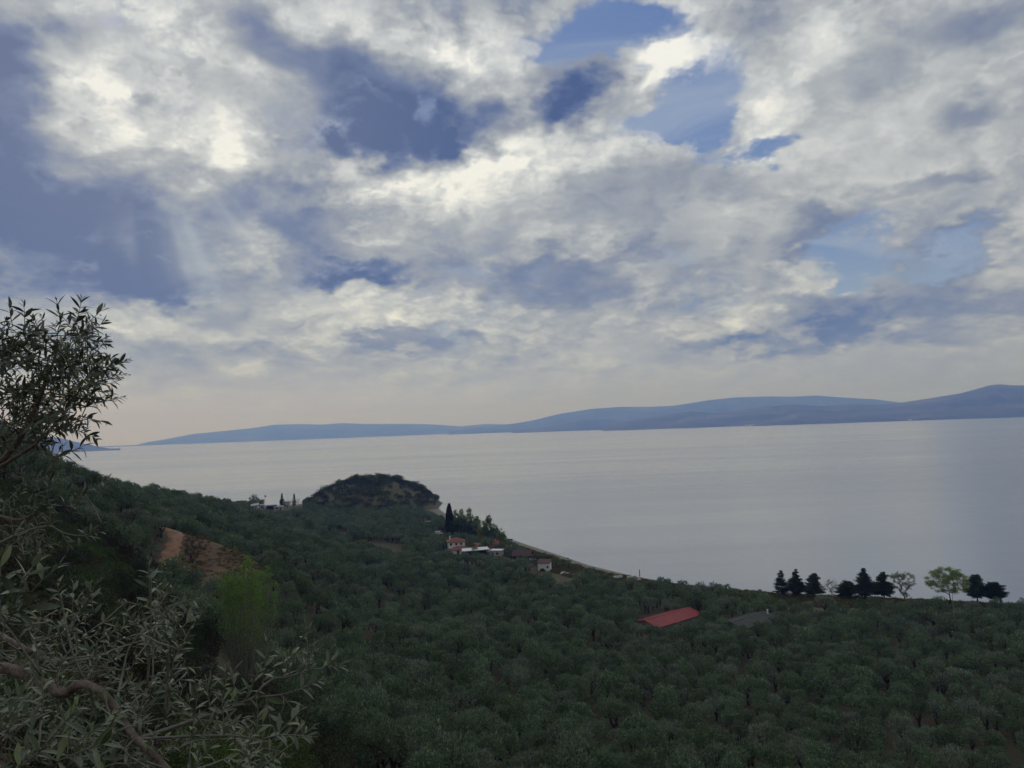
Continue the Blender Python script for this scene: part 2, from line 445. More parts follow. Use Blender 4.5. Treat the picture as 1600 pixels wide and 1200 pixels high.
# left hillside and its skyline
for row in [(400, 804, 520, 4), (350, 790, 440, 4), (290, 783, 410, 4.5), (225, 774, 370, 4.5), (165, 764, 330, 4.5), (115, 738, 285, 4), (75, 716, 250, 4), (20, 694, 215, 4), (-150, 640, 190, 4),
            (440, 850, 340, 4), (330, 815, 345, 4), (220, 800, 300, 4), (200, 835, 230, 4)]:
    cd(*row)
# bare clay knoll with the path
for row in [(262, 829, 262, 0), (285, 832, 262, 0), (340, 850, 256, 0), (405, 880, 250, 0), (262, 865, 236, 0), (320, 872, 236, 0), (390, 895, 226, 0), (235, 893, 214, 0), (300, 902, 212, 0), (360, 905, 210, 0)]:
    cd(*row)
# dip in front of it, and the near slope below the eye
for row in [(385, 1062, 112, 0), (300, 960, 150, 3), (180, 880, 150, 3), (120, 870, 110, 3), (60, 900, 80, 2.5), (160, 960, 85, 3), (240, 1000, 90, 3), (100, 1050, 52, 2), (250, 1100, 55, 2.5), (400, 1160, 60, 2), (500, 1165, 58, 3)]:
    cd(*row)
CTRL += [(0, 0, 74.3), (0, -30, 84), (-30, -20, 84), (40, -20, 78), (4, 6, 71.6), (-4, 6, 72.6), (-12, 10, 72.5), (0, 14, 67.5), (10, 25, 59.0), (-10, 30, 61), (40, 40, 44), (60, 90, 20), (20, 90, 26), (-80, 0, 92), (-60, 50, 76), (-120, 80, 92),
         (100, 100, 13), (100, 0, 58), (200, 150, 6), (250, 60, 20), (500, 100, 10), (420, 220, 3), (-300, 100, 120), (-300, 300, 84), (-300, 600, 30), (-500, 400, 80), (-200, 720, 9), (-160, 800, 5), (-250, 780, 6), (-420, 620, 20), (-90, 640, 4), (800, 0, 30), (-800, 0, 170), (0, -250, 150), (800, -250, 90)]
CT = np.array(CTRL)
def _rbf():
    P = CT[:, :2] / 100.0
    r = np.hypot(P[:, None, 0] - P[None, :, 0], P[:, None, 1] - P[None, :, 1])
    K = np.sqrt(r * r + 0.02)
    A = np.block([[-K + 0.004 * np.eye(len(P)), np.ones((len(P), 1)), P], [np.ones((1, len(P))), np.zeros((1, 3))], [P.T, np.zeros((2, 3))]])
    return np.linalg.solve(A, np.concatenate([CT[:, 2], np.zeros(3)]))
RB = _rbf()
def height_raw(x, y):
    x = np.atleast_1d(np.asarray(x, float)); y = np.atleast_1d(np.asarray(y, float))
    out = np.empty(x.shape)
    flat_x, flat_y, fo = x.ravel() / 100, y.ravel() / 100, np.empty(x.size)
    P = CT[:, :2] / 100.0
    for i in range(0, flat_x.size, 20000):
        sx, sy = flat_x[i:i + 20000], flat_y[i:i + 20000]
        K = np.sqrt((sx[:, None] - P[:, 0]) ** 2 + (sy[:, None] - P[:, 1]) ** 2 + 0.02)
        fo[i:i + 20000] = -K @ RB[:len(P)] + RB[-3] + RB[-2] * sx + RB[-1] * sy
    h = fo.reshape(x.shape)
    d = edge_dist(SHORE, x, y)
    ins = inside(SHORE, x, y)
    near = np.clip(np.hypot(x, y) / 60, 0.1, 1)
    h = np.maximum(h, 2.0 + 0.006 * np.minimum(d, 200)) + near * (1.1 * fbm(x / 22, y / 22, 5) + 0.35 * fbm(x / 5, y / 5, 9, 2))
    s = np.clip(d / 13.0, 0, 1); s = s * s * (3 - 2 * s)
    # shingle beach rises from the water, a low bank behind it
    beach = 0.12 * np.minimum(d, 11) - 0.05
    h = beach * (1 - s) + h * s
    return np.where(ins, h, -0.05 - np.minimum(d * 0.15, 6.0))

GX0, GX1, GY0, GY1, GS = -520.0, 560.0, -60.0, 960.0, 3.0
gx = np.arange(GX0, GX1 + 1, GS); gy = np.arange(GY0, GY1 + 1, GS)
XX, YY = np.meshgrid(gx, gy)
ZZ = height_raw(XX, YY)
def ground(x, y):
    """height of the terrain mesh (bilinear on its grid)"""
    x = np.asarray(x, float); y = np.asarray(y, float)
    u = np.clip((x - GX0) / GS, 0, len(gx) - 1.001); v = np.clip((y - GY0) / GS, 0, len(gy) - 1.001)
    i, j = u.astype(int), v.astype(int); fu, fv = u - i, v - j
    return (ZZ[j, i] * (1 - fu) + ZZ[j, i + 1] * fu) * (1 - fv) + (ZZ[j + 1, i] * (1 - fu) + ZZ[j + 1, i + 1] * fu) * fv

def hit(px, py, start=20.0, stop=1200.0, lift=0.0):
    """where the sight line through px, py first meets the ground"""
    d = ray(px, py); h = math.hypot(d.x, d.y)
    t = np.arange(start, stop, 0.5)
    xs, ys, zs = EYE.x + d.x / h * t, EYE.y + d.y / h * t, EYE.z + d.z / h * t
    below = zs <= np.maximum(ground(xs, ys), 0) + lift
    k = int(np.argmax(below)) if below.any() else len(t) - 1
    return Vector((xs[k], ys[k], float(ground(xs[k], ys[k]))))

def seen(x, y, z):
    """photograph pixel of a point"""
    v = Vector((x, y, z)) - EYE
    k = v.dot(fwd)
    return 800 + FPX * v.dot(right) / k, 600 - FPX * v.dot(up) / k, k

def poly_ground(pts, lift=0.0, **k):
    return np.array([(p.x, p.y) for p in (hit(x, y, lift=lift, **k) for x, y in pts)])

# regions of the ground, each traced on the land itself
def along(pts, d=None):
    return np.array([(at(x, y, q).x, at(x, y, q).y) for x, y, q in pts])
CLAY = along([(258, 828, 268), (290, 832, 268), (340, 850, 262), (408, 881, 256), (412, 892, 236), (385, 905, 212), (320, 908, 208), (262, 900, 208), (268, 880, 224), (275, 860, 240)])
PATH_MID = along([(262, 826, 272), (270, 838, 258), (276, 850, 248), (268, 864, 238), (258, 876, 228), (247, 889, 216), (236, 902, 206), (215, 925, 190)])
BARE = [along([(525, 985, 218), (590, 985, 218), (600, 965, 226), (540, 960, 228)]), along([(640, 1085, 170), (760, 1072, 172), (780, 1058, 178), (650, 1062, 178)])]
LANE = along([(440, 806, 690), (500, 826, 560), (540, 841, 500), (585, 856, 462), (640, 872, 432), (700, 884, 412), (760, 897, 392), (830, 908, 372)])

m_land, q, b = material('hillside_soil', 0.95)
pos = q.n('ShaderNodeNewGeometry').outputs['Position']
dry = q.n('ShaderNodeAttribute', attribute_name='cover').outputs['Color']
cr, cg, cb = q.sep(dry)           # r: bare clay, g: beach shingle, b: grassy verge
n1 = q.noise(pos, 0.22, 6, 0.65, dim='3D'); n2 = q.noise(pos, 1.6, 4, 0.6, dim='3D'); n3 = q.noise(pos, 0.05, 4, 0.6, dim='3D')
soil = q.ramp(n1, [(0.3, (0.040, 0.026, 0.015, 1)), (0.46, (0.062, 0.040, 0.021, 1)), (0.56, (0.040, 0.044, 0.016, 1)), (0.72, (0.056, 0.064, 0.022, 1))])
clay = q.ramp(q.m('ADD', q.m('MULTIPLY', n1, 0.65), q.m('MULTIPLY', n2, 0.35)), [(0.36, (0.038, 0.032, 0.012, 1)), (0.45, (0.080, 0.042, 0.019, 1)), (0.53, (0.120, 0.062, 0.031, 1)), (0.60, (0.055, 0.058, 0.018, 1))])
grass = q.ramp(n2, [(0.35, (0.060, 0.066, 0.016, 1)), (0.55, (0.105, 0.100, 0.030, 1)), (0.7, (0.16, 0.135, 0.06, 1))])
shing = q.ramp(n2, [(0.3, (0.10, 0.088, 0.072, 1)), (0.7, (0.22, 0.20, 0.17, 1))])
col = q.mix(cr, soil, clay); col = q.mix(cb, col, grass); col = q.mix(cg, col, shing)
q.put(b.inputs['Base Color'], col)
bump = q.n('ShaderNodeBump'); bump.inputs['Strength'].default_value = 0.7; bump.inputs['Distance'].default_value = 0.5
q.put(bump.inputs['Height'], q.m('ADD', n1, q.m('MULTIPLY', n2, 0.3))); q.put(b.inputs['Normal'], bump.outputs[0])

def soft_in(poly, x, y, w):
    d = edge_dist(poly, x, y); i = inside(poly, x, y)
    return np.clip(0.5 + np.where(i, d, -d) / (2 * w), 0, 1)

def build_land():
    nx, ny = len(gx), len(gy)
    V = np.stack([XX.ravel(), YY.ravel(), ZZ.ravel()], 1)
    # a wide skirt so that the ground runs on behind the camera
    i, j = np.meshgrid(np.arange(ny - 1), np.arange(nx - 1), indexing='ij')
    a = (i * nx + j).ravel()
    F = np.stack([a, a + 1, a + nx + 1, a + nx], 1)
    keep = (V[F, 2].max(1) > -5.0)
    me = mesh_np('ground', V, F[keep], smooth=True)
    x, y = V[:, 0], V[:, 1]
    d = edge_dist(SHORE, x, y)
    wob = 3 * fbm(x / 9, y / 9, 31)
    clay = soft_in(CLAY, x, y, 3.0)
    for p in BARE: clay = np.maximum(clay, soft_in(p, x, y, 3.0))
    shingle = np.clip((12 + wob * 2 - d) / 3, 0, 1)
    verge = np.clip((38 + wob * 4 - d) / 8, 0, 1)
    lane = np.clip((15 + 2 * wob - edge_dist(LANE, x, y, False)) / 5, 0, 1)
    colr = np.stack([clay, shingle, np.maximum(verge, lane), np.ones_like(x)], 1).astype(np.float32)
    at_ = me.color_attributes.new('cover', 'FLOAT_COLOR', 'POINT')
    at_.data.foreach_set('color', colr.ravel())
    return tag(link('ground', me, m_land), kind='structure')
build_land()

def ribbon(name, mid, width, lift, mat, n=60, seed=1):
    """a worn track laid on the ground"""
    mid = np.asarray(mid); seg = np.hypot(*np.diff(mid, axis=0).T); s = np.concatenate([[0], np.cumsum(seg)])
    u = np.linspace(0, s[-1], n)
    cx, cy = np.interp(u, s, mid[:, 0]), np.interp(u, s, mid[:, 1])
    for _ in range(6):
        cx[1:-1] = (cx[:-2] + 2 * cx[1:-1] + cx[2:]) / 4; cy[1:-1] = (cy[:-2] + 2 * cy[1:-1] + cy[2:]) / 4
    tx, ty = np.gradient(cx), np.gradient(cy); l = np.hypot(tx, ty); nxv, nyv = -ty / l, tx / l
    w = np.interp(u, np.linspace(0, s[-1], len(width)), width) * (1 + 0.25 * fbm(u / 4, u * 0, seed))
    wl = 1 + 0.7 * fbm(u / 2.2, u * 0 + 7.7, seed + 3) + 0.5 * fbm(u / 0.8, u * 0 + 2.2, seed + 5); wr = 1 + 0.7 * fbm(u / 2.2, u * 0 + 1.1, seed + 4) + 0.5 * fbm(u / 0.8, u * 0 + 5.2, seed + 6)
    cross = np.linspace(-0.5, 0.5, 7)
    V, F = [], []
    for k in range(n):
        for c in cross:
            e = w[k] * c * (wl[k] if c < 0 else wr[k]); x, y = cx[k] + nxv[k] * e, cy[k] + nyv[k] * e
            V.append((x, y, float(ground(x, y)) + lift * (1 - (abs(c) * 2) ** 4 * 1.3)))
    for k in range(n - 1):
        for c in range(6):
            a = k * 7 + c; F.append((a, a + 1, a + 8, a + 7))
    return tag(link(name, mesh_np(name, V, F, True), mat), kind='structure')

m_path, q, b = material('trodden_clay', 0.95)
pos = q.n('ShaderNodeNewGeometry').outputs['Position']
n = q.noise(pos, 0.5, 6, 0.65, dim='3D')
q.put(b.inputs['Base Color'], q.ramp(n, [(0.3, (0.11, 0.062, 0.032, 1)), (0.46, (0.20, 0.105, 0.058, 1)), (0.58, (0.25, 0.135, 0.076, 1)), (0.72, (0.31, 0.19, 0.115, 1))]))
ribbon('path', PATH_MID, [5.5, 6.6, 4.6, 3.7, 3.8, 4.6, 5.0], 0.35, m_path, 130, 3)
m_lane = plain('dry_earth', (0.13, 0.105, 0.06), 0.95, var=0.4, scale=0.5)
ribbon('dirt_track', LANE, [2.6, 2.8, 2.6], 0.25, m_lane, 120, 4)

# ------------------------------------------------------------------ the headland: a round hill on the shore
HILL_C = (-0.0, 0.0)
hc = at(583, 790, 792); HX, HY = hc.x, hc.y
crest_seen = [(440, 800), (455, 797), (470, 792), (485, 782), (500, 771), (515, 763.5), (530, 758), (548, 752.5), (565, 749), (580, 747.5), (600, 748.5), (620, 750.5), (638, 757), (652, 764), (665, 771), (678, 780), (688, 791), (693, 801), (697, 808), (706, 816)]
hpx = np.array([HX + (at(x, y, 792).x - at(583, y, 792).x) for x, y in crest_seen]); hpz = np.array([at(x, y, 792).z for x, y in crest_seen])
def hill_height(x, y):
    c = np.maximum(np.interp(x, hpx, hpz, left=0, right=0), 0)
    half = 62 * np.sqrt(np.clip(1 - ((x - HX) / 84) ** 2, 0.02, 1)) + 6
    t = np.clip((y - HY) / half, -1.5, 1.5)
    t = np.where(t < 0, t * 0.92, t * 0.8)
    prof = np.clip(1 - np.abs(t) ** 2.3, -0.2, 1) ** 1.0
    rock = fbm(x / 20, y / 20, 41, 4)
    return np.where((prof <= 0) | (c < 0.4), -3.0, c * np.maximum(prof, 0) ** 0.85) + 1.8 * rock * (c > 3) * np.clip(1.2 - prof, 0.15, 1)
def build_hill():
    xs = np.arange(HX - 100, HX + 104, 2.0); ys = np.arange(HY - 84, HY + 92, 2.0)
    X, Y = np.meshgrid(xs, ys); Z = hill_height(X, Y)
    Z = np.maximum(Z - 0.6, -4.0)
    base = ground(X, Y)
    V = np.stack([X.ravel(), Y.ravel(), Z.ravel()], 1)
    nx = len(xs); i, j = np.meshgrid(np.arange(len(ys) - 1), np.arange(nx - 1), indexing='ij'); a = (i * nx + j).ravel()
    F = np.stack([a, a + 1, a + nx + 1, a + nx], 1)
    keep = (Z.ravel()[F].max(1) > np.maximum(base.ravel()[F].min(1), 0) - 1.5) & (V[F, 0].max(1) < HX + 80)
    me = mesh_np('hill', V, F[keep], True)
    return tag(link('hill', me, m_hill), kind='structure')
m_hill, q, b = material('headland_earth_and_rock', 0.95)
geo = q.n('ShaderNodeNewGeometry'); pos = geo.outputs['Position']
nz = q.sep(geo.outputs['Normal'])[2]; pz = q.sep(pos)[2]
n1 = q.noise(pos, 0.09, 6, 0.65, dim='3D'); n2 = q.noise(pos, 0.5, 5, 0.65, dim='3D')
earth = q.ramp(n2, [(0.3, (0.040, 0.042, 0.020, 1)), (0.5, (0.075, 0.066, 0.034, 1)), (0.7, (0.13, 0.100, 0.062, 1))])
grass = q.ramp(n2, [(0.3, (0.060, 0.074, 0.024, 1)), (0.7, (0.13, 0.135, 0.050, 1))])
rockc = q.ramp(n2, [(0.3, (0.07, 0.055, 0.042, 1)), (0.7, (0.19, 0.155, 0.125, 1))])
col = q.mix(q.rng(n1, 0.40, 0.55), grass, earth)
col = q.mix(q.rng(pz, 29, 33), col, grass)
col = q.mix(q.rng(nz, 0.66, 0.5), col, rockc)
q.put(b.inputs['Base Color'], col)
bump = q.n('ShaderNodeBump'); bump.inputs['Strength'].default_value = 0.8; bump.inputs['Distance'].default_value = 0.8
q.put(bump.inputs['Height'], n2); q.put(b.inputs['Normal'], bump.outputs[0])
build_hill()
def top(x, y):
    """highest of ground and headland"""
    x = np.asarray(x, float); y = np.asarray(y, float)
    inb = (np.abs(x - HX) < 98) & (np.abs(y - HY) < 82)
    return np.where(inb, np.maximum(ground(x, y), hill_height(x, y) - 0.6), ground(x, y))

# ------------------------------------------------------------------ foliage
def leaf_material(name, dark, light, tip=None, rough=0.6, trans=0.25, back=None):
    """leaf colour varies from sprig to sprig and from plant to plant"""
    m, q, b = material(name, rough)
    geo = q.n('ShaderNodeNewGeometry'); oi = q.n('ShaderNodeObjectInfo')
    f = q.m('ADD', q.m('MULTIPLY', geo.outputs['Random Per Island'], 0.80), q.m('MULTIPLY', oi.outputs['Random'], 0.20))
    c = q.ramp(f, [(0.0, (*dark, 1)), (0.75, (*light, 1)), (1.0, (*(tip or light), 1))])
    h = q.n('ShaderNodeHueSaturation')
    q.put(h.inputs['Color'], c)
    q.put(h.inputs['Hue'], q.rng(oi.outputs['Random'], 0, 1, 0.475, 0.515))
    q.put(h.inputs['Value'], q.rng(q.m('FRACT', q.m('MULTIPLY', oi.outputs['Random'], 7.31)), 0, 1, 0.66, 1.40))
    c = h.outputs[0]
    if back: c = q.mix(geo.outputs['Backfacing'], c, (*back, 1))
    q.put(b.inputs['Base Color'], c)
    b.inputs['Specular IOR Level'].default_value = 0.3
    if trans:
        tr = q.n('ShaderNodeBsdfTranslucent'); q.put(tr.inputs['Color'], c)
        mx = q.n('ShaderNodeMixShader'); mx.inputs[0].default_value = trans
        q.t.links.new(b.outputs[0], mx.inputs[1]); q.t.links.new(tr.outputs[0], mx.inputs[2])
        q.t.links.new(mx.outputs[0], q.t.nodes['Material Output'].inputs['Surface'])
    return m

m_olive = leaf_material('olive_foliage', (0.047, 0.080, 0.036), (0.130, 0.202, 0.098), (0.33, 0.42, 0.24), back=(0.145, 0.19, 0.115), trans=0.10)
m_silver = leaf_material('silvery_olive_foliage', (0.070, 0.092, 0.058), (0.175, 0.220, 0.145), (0.38, 0.43, 0.31), back=(0.19, 0.225, 0.16), trans=0.10)
m_deep = leaf_material('deep_olive_foliage', (0.040, 0.066, 0.026), (0.105, 0.160, 0.068), (0.24, 0.31, 0.15), back=(0.11, 0.15, 0.08), trans=0.10)
m_pine = leaf_material('pine_needles', (0.018, 0.032, 0.017), (0.042, 0.066, 0.034), trans=0.1)
m_cypress = leaf_material('cypress_foliage', (0.012, 0.018, 0.012), (0.022, 0.030, 0.018), trans=0.1)
m_oak = leaf_material('evergreen_foliage', (0.016, 0.027, 0.013), (0.036, 0.053, 0.023), trans=0.15)
m_fresh = leaf_material('fresh_spring_foliage', (0.085, 0.145, 0.022), (0.17, 0.265, 0.045), (0.24, 0.34, 0.075), trans=0.4)
m_lime = leaf_material('lime_green_foliage', (0.15, 0.22, 0.045), (0.28, 0.38, 0.09), (0.38, 0.48, 0.14), trans=0.45)
m_poplar = leaf_material('pale_spring_foliage', (0.12, 0.155, 0.06), (0.20, 0.25, 0.105), (0.28, 0.32, 0.16), trans=0.4)
m_bud = leaf_material('budding_foliage', (0.13, 0.135, 0.075), (0.21, 0.215, 0.13), (0.30, 0.29, 0.2), trans=0.3)
m_maquis = leaf_material('maquis_foliage', (0.026, 0.040, 0.016), (0.058, 0.080, 0.030), (0.095, 0.115, 0.042), trans=0.15)
m_heath = leaf_material('heath_foliage', (0.030, 0.024, 0.013), (0.050, 0.040, 0.020), (0.070, 0.050, 0.025), trans=0.15)
m_green = leaf_material('broadleaf_foliage', (0.028, 0.050, 0.012), (0.060, 0.098, 0.020), (0.09, 0.13, 0.03), trans=0.3)
m_rust = leaf_material('rusty_young_foliage', (0.12, 0.055, 0.018), (0.21, 0.105, 0.03), trans=0.3)
m_blossom = leaf_material('pale_blossom', (0.35, 0.31, 0.26), (0.55, 0.50, 0.43), trans=0.3)
m_bark = plain('grey_bark', (0.085, 0.072, 0.06), 0.9, var=0.4, scale=3)
m_palebark = plain('pale_bark', (0.17, 0.155, 0.13), 0.9, var=0.3, scale=3)
m_darkbark = plain('dark_bark', (0.035, 0.028, 0.023), 0.9, var=0.4, scale=3)
m_redbark = plain('brown_twig_bark', (0.050, 0.034, 0.028), 0.9, var=0.4, scale=3)

def unit(a): return a / (np.linalg.norm(a, axis=-1, keepdims=True) + 1e-9)

def sprigs(pos, axis, length, width, r):
    """one kite-shaped leaf spray per row, random roll about its axis"""
    n = len(pos); axis = unit(axis)
    rv = unit(r.normal(size=(n, 3))); side = unit(np.cross(axis, rv)); nor = np.cross(side, axis)
    L = np.broadcast_to(length, (n,))[:, None]; W = np.broadcast_to(width, (n,))[:, None]
    v0 = pos; v1 = pos + axis * L * 0.5 + side * W * 0.5 + nor * L * 0.10; v2 = pos + axis * L - nor * L * 0.05; v3 = pos + axis * L * 0.5 - side * W * 0.5 + nor * L * 0.10
    V = np.stack([v0, v1, v2, v3], 1).reshape(-1, 3)
    return V, np.arange(n * 4).reshape(n, 4)

def sphere_dirs(n, r):
    return unit(r.normal(size=(n, 3)))

def lobed_crown(lobes, per, r, length=(0.35, 0.6), width=(0.12, 0.2), up=0.35, shell=(0.72, 1.04), low=-0.5):
    """lobes: (x, y, z, rx, rz); sprays over each lobe's shell, only where no other lobe covers them deeply"""
    P, A = [], []
    L = np.array(lobes)
    for (x, y, z, rx, rz) in lobes:
        n = int(per * rx * rx)
        d = sphere_dirs(n, r); d = d[d[:, 2] > low + 0.3 * r.random(len(d))]
        k = r.uniform(shell[0], shell[1], len(d))[:, None]
        p = np.array([x, y, z]) + d * k * np.array([rx, rx, rz])
        q_ = (p[:, None, :] - L[None, :, :3]) / np.stack([L[:, 3], L[:, 3], L[:, 4]], 1)[None]
        deep = (np.linalg.norm(q_, axis=2) < 0.62).any(1)
        p, d = p[~deep], d[~deep]
        P.append(p); A.append(d + np.array([0, 0, up]) + 0.55 * r.normal(size=d.shape))
    P, A = np.concatenate(P), np.concatenate(A)
    n = len(P)
    return sprigs(P, A, r.uniform(*length, n), r.uniform(*width, n), r)

def tube(points, radii, sides=6):
    """tapered tube along a polyline -> verts, quads"""
    P = np.asarray(points, float); rad = np.asarray(radii, float); n = len(P)
    T = unit(np.gradient(P, axis=0))
    ref = np.array([0.31, 0.17, 0.93]); V = []
    a = unit(np.cross(T[0], ref))
    for i in range(n):
        a = unit(a - T[i] * (a @ T[i])); b_ = np.cross(T[i], a)
        t = np.arange(sides) / sides * 2 * math.pi
        V.append(P[i] + rad[i] * (np.cos(t)[:, None] * a + np.sin(t)[:, None] * b_))
    V = np.concatenate(V); F = []
    for i in range(n - 1):
        for s in range(sides):
            F.append((i * sides + s, i * sides + (s + 1) % sides, (i + 1) * sides + (s + 1) % sides, (i + 1) * sides + s))
    k = len(V); V = np.concatenate([V, P[:1], P[-1:]])
    # end caps as degenerate-free quads
    for s in range(0, sides, 2):
        F.append((k, (s + 2) % sides, (s + 1) % sides, s))
        o = (n - 1) * sides
        F.append((k + 1, o + s, o + (s + 1) % sides, o + (s + 2) % sides))
    return V, np.array(F)

def join(parts):
    V, F, o = [], [], 0
    for v, f in parts:
        V.append(v); F.append(np.asarray(f) + o); o += len(v)
    return np.concatenate(V), np.concatenate(F)

def bend(a, b_, r, wob=0.12, n=5):
    a, b_ = np.asarray(a, float), np.asarray(b_, float)
    t = np.linspace(0, 1, n)[:, None]; L = np.linalg.norm(b_ - a)
    off = r.normal(size=3) * wob * L
    return a + (b_ - a) * t + off * np.sin(t * math.pi) * 0.6 + r.normal(size=(n, 3)) * wob * L * 0.12 * np.sin(t * math.pi)

# ---- olive trees: ten kinds of crown, each with its own trunk
def olive_parts(seed):
    r = np.random.default_rng(seed)
    R0 = r.uniform(1.8, 2.4); zc = r.uniform(2.9, 3.5)
    lobes = [(0, 0, zc - 0.3, R0 * 0.70, 1.4)]
    k = r.integers(17, 23)
    for i in range(k):
        a = i * 2.399 + r.uniform(-0.4, 0.4); e = r.uniform(-0.2, 1.35)
        rr = R0 * r.uniform(0.62, 0.92) * math.cos(e * 0.8)
        s = r.uniform(0.42, 0.85)
        lobes.append((rr * math.cos(a), rr * math.sin(a), zc + 2.1 * math.sin(e) * r.uniform(0.7, 1.15) - 0.3, s, s * r.uniform(1.1, 1.6)))
    crown = lobed_crown(lobes, 210, r, (0.30, 0.70), (0.11, 0.19), 0.9, shell=(0.6, 1.15), low=-0.5)
    tr = []
    fork = np.array([r.uniform(-.2, .2), r.uniform(-.2, .2), r.uniform(0.8, 1.3)])
    p = bend((0, 0, -0.5), fork, r, 0.1); tr.append(tube(p, np.linspace(0.34, 0.24, len(p)), 7))
    for i in range(4):
        l = lobes[1 + i * 2]
        p = bend(fork - np.array([0, 0, .1]), (l[0] * .8, l[1] * .8, l[2]), r, 0.12, 6); tr.append(tube(p, np.linspace(0.19, 0.04, len(p)), 5))
    return crown, join(tr)
OLIVES = []
kinds_olive = bpy.data.collections.new('olive_kinds')
for i in range(10):
    cr, tr = olive_parts(100 + i)
    mo = m_silver if i in (2, 8) else m_deep if i in (3, 7) else m_olive
    mc = mesh_np('olive_crown', *cr); mc.materials.append(mo)
    mt = mesh_np('olive_trunk', *tr, smooth=True); mt.materials.append(m_darkbark)
    V, F = join([cr, tr])
    mj = mesh_np('olive_whole', V, F, mats=[0] * len(cr[1]) + [1] * len(tr[1])); mj.materials.append(mo); mj.materials.append(m_darkbark)
    OLIVES.append((mc, mt))
    kinds_olive.objects.link(bpy.data.objects.new('olive_kind', mj))

def scatter(name, pts, coll, label):
    """many plants nobody would count, as one object: pts rows (x, y, z, rot, scale, kind)"""
    pts = np.asarray(pts, float)
    me = bpy.data.meshes.new(name)
    me.vertices.add(len(pts)); me.vertices.foreach_set('co', pts[:, :3].astype(np.float32).ravel())
    for nm, kind, col_ in (('turn', 'FLOAT', pts[:, 3]), ('size', 'FLOAT', pts[:, 4])):
        a = me.attributes.new(nm, kind, 'POINT'); a.data.foreach_set('value', col_.astype(np.float32))
    a = me.attributes.new('which', 'INT', 'POINT'); a.data.foreach_set('value', pts[:, 5].astype(np.int32))
    o = link(name, me)
    ng = bpy.data.node_groups.new(name, 'GeometryNodeTree')
    ng.interface.new_socket('Geometry', in_out='INPUT', socket_type='NodeSocketGeometry')
    ng.interface.new_socket('Geometry', in_out='OUTPUT', socket_type='NodeSocketGeometry')
    N = ng.nodes.new; Lk = ng.links.new
    gi, go = N('NodeGroupInput'), N('NodeGroupOutput')
    ci = N('GeometryNodeCollectionInfo'); ci.inputs['Collection'].default_value = coll
    ci.inputs['Separate Children'].default_value = True; ci.inputs['Reset Children'].default_value = True
    ip = N('GeometryNodeInstanceOnPoints'); ip.inputs['Pick Instance'].default_value = True
    def attr(nm, ty):
        x = N('GeometryNodeInputNamedAttribute'); x.data_type = ty; x.inputs['Name'].default_value = nm; return x.outputs['Attribute']
    cx = N('ShaderNodeCombineXYZ'); Lk(attr('turn', 'FLOAT'), cx.inputs['Z'])
    er = N('FunctionNodeEulerToRotation'); Lk(cx.outputs[0], er.inputs[0])
    Lk(gi.outputs[0], ip.inputs['Points']); Lk(ci.outputs[0], ip.inputs['Instance']); Lk(attr('which', 'INT'), ip.inputs['Instance Index'])
    Lk(er.outputs[0], ip.inputs['Rotation']); Lk(attr('size', 'FLOAT'), ip.inputs['Scale'])
    Lk(ip.outputs[0], go.inputs[0])
    md = o.modifiers.new('plants', 'NODES'); md.node_group = ng
    return tag(o, label, kind='stuff')

# ---- where the olives stand
def hits(rows): return [hit(*r_) for r_ in rows]
KEEP_CLEAR = []      # (x, y, radius): buildings, tracks, single trees
def clear_at(px, py, rad, front=0.0):
    p = hit(px, py)
    KEEP_CLEAR.append((p.x, p.y, rad))
    if front:
        k = 1 - front / math.hypot(p.x, p.y); KEEP_CLEAR.append((p.x * k, p.y * k, rad * 0.8))
for row in [(714, 866, 9, 8), (742, 874, 8, 9), (768, 868, 9, 0), (782, 872, 7, 7), (818, 878, 10, 6), (850, 898, 6), (705, 838, 5), (722, 840, 12), (740, 842, 10), (760, 846, 12), (785, 852, 9), (666, 817, 5, 5), (686, 838, 5, 5),
            (425, 803, 16, 8), (442, 803, 8, 6), (400, 802, 10), (1058, 980, 6), (1035, 987, 5), (1080, 970, 5), (1175, 978, 5), (1195, 972, 5), (438, 895, 7), (385, 1062, 4), (883, 910, 4, 5), (968, 914, 4, 4), (993, 916, 5, 4), (848, 878, 8), (1468, 950, 7, 3), (1480, 966, 3, 4), (1450, 962, 3, 3)]:
    clear_at(*row)
KC = np.array(KEEP_CLEAR)

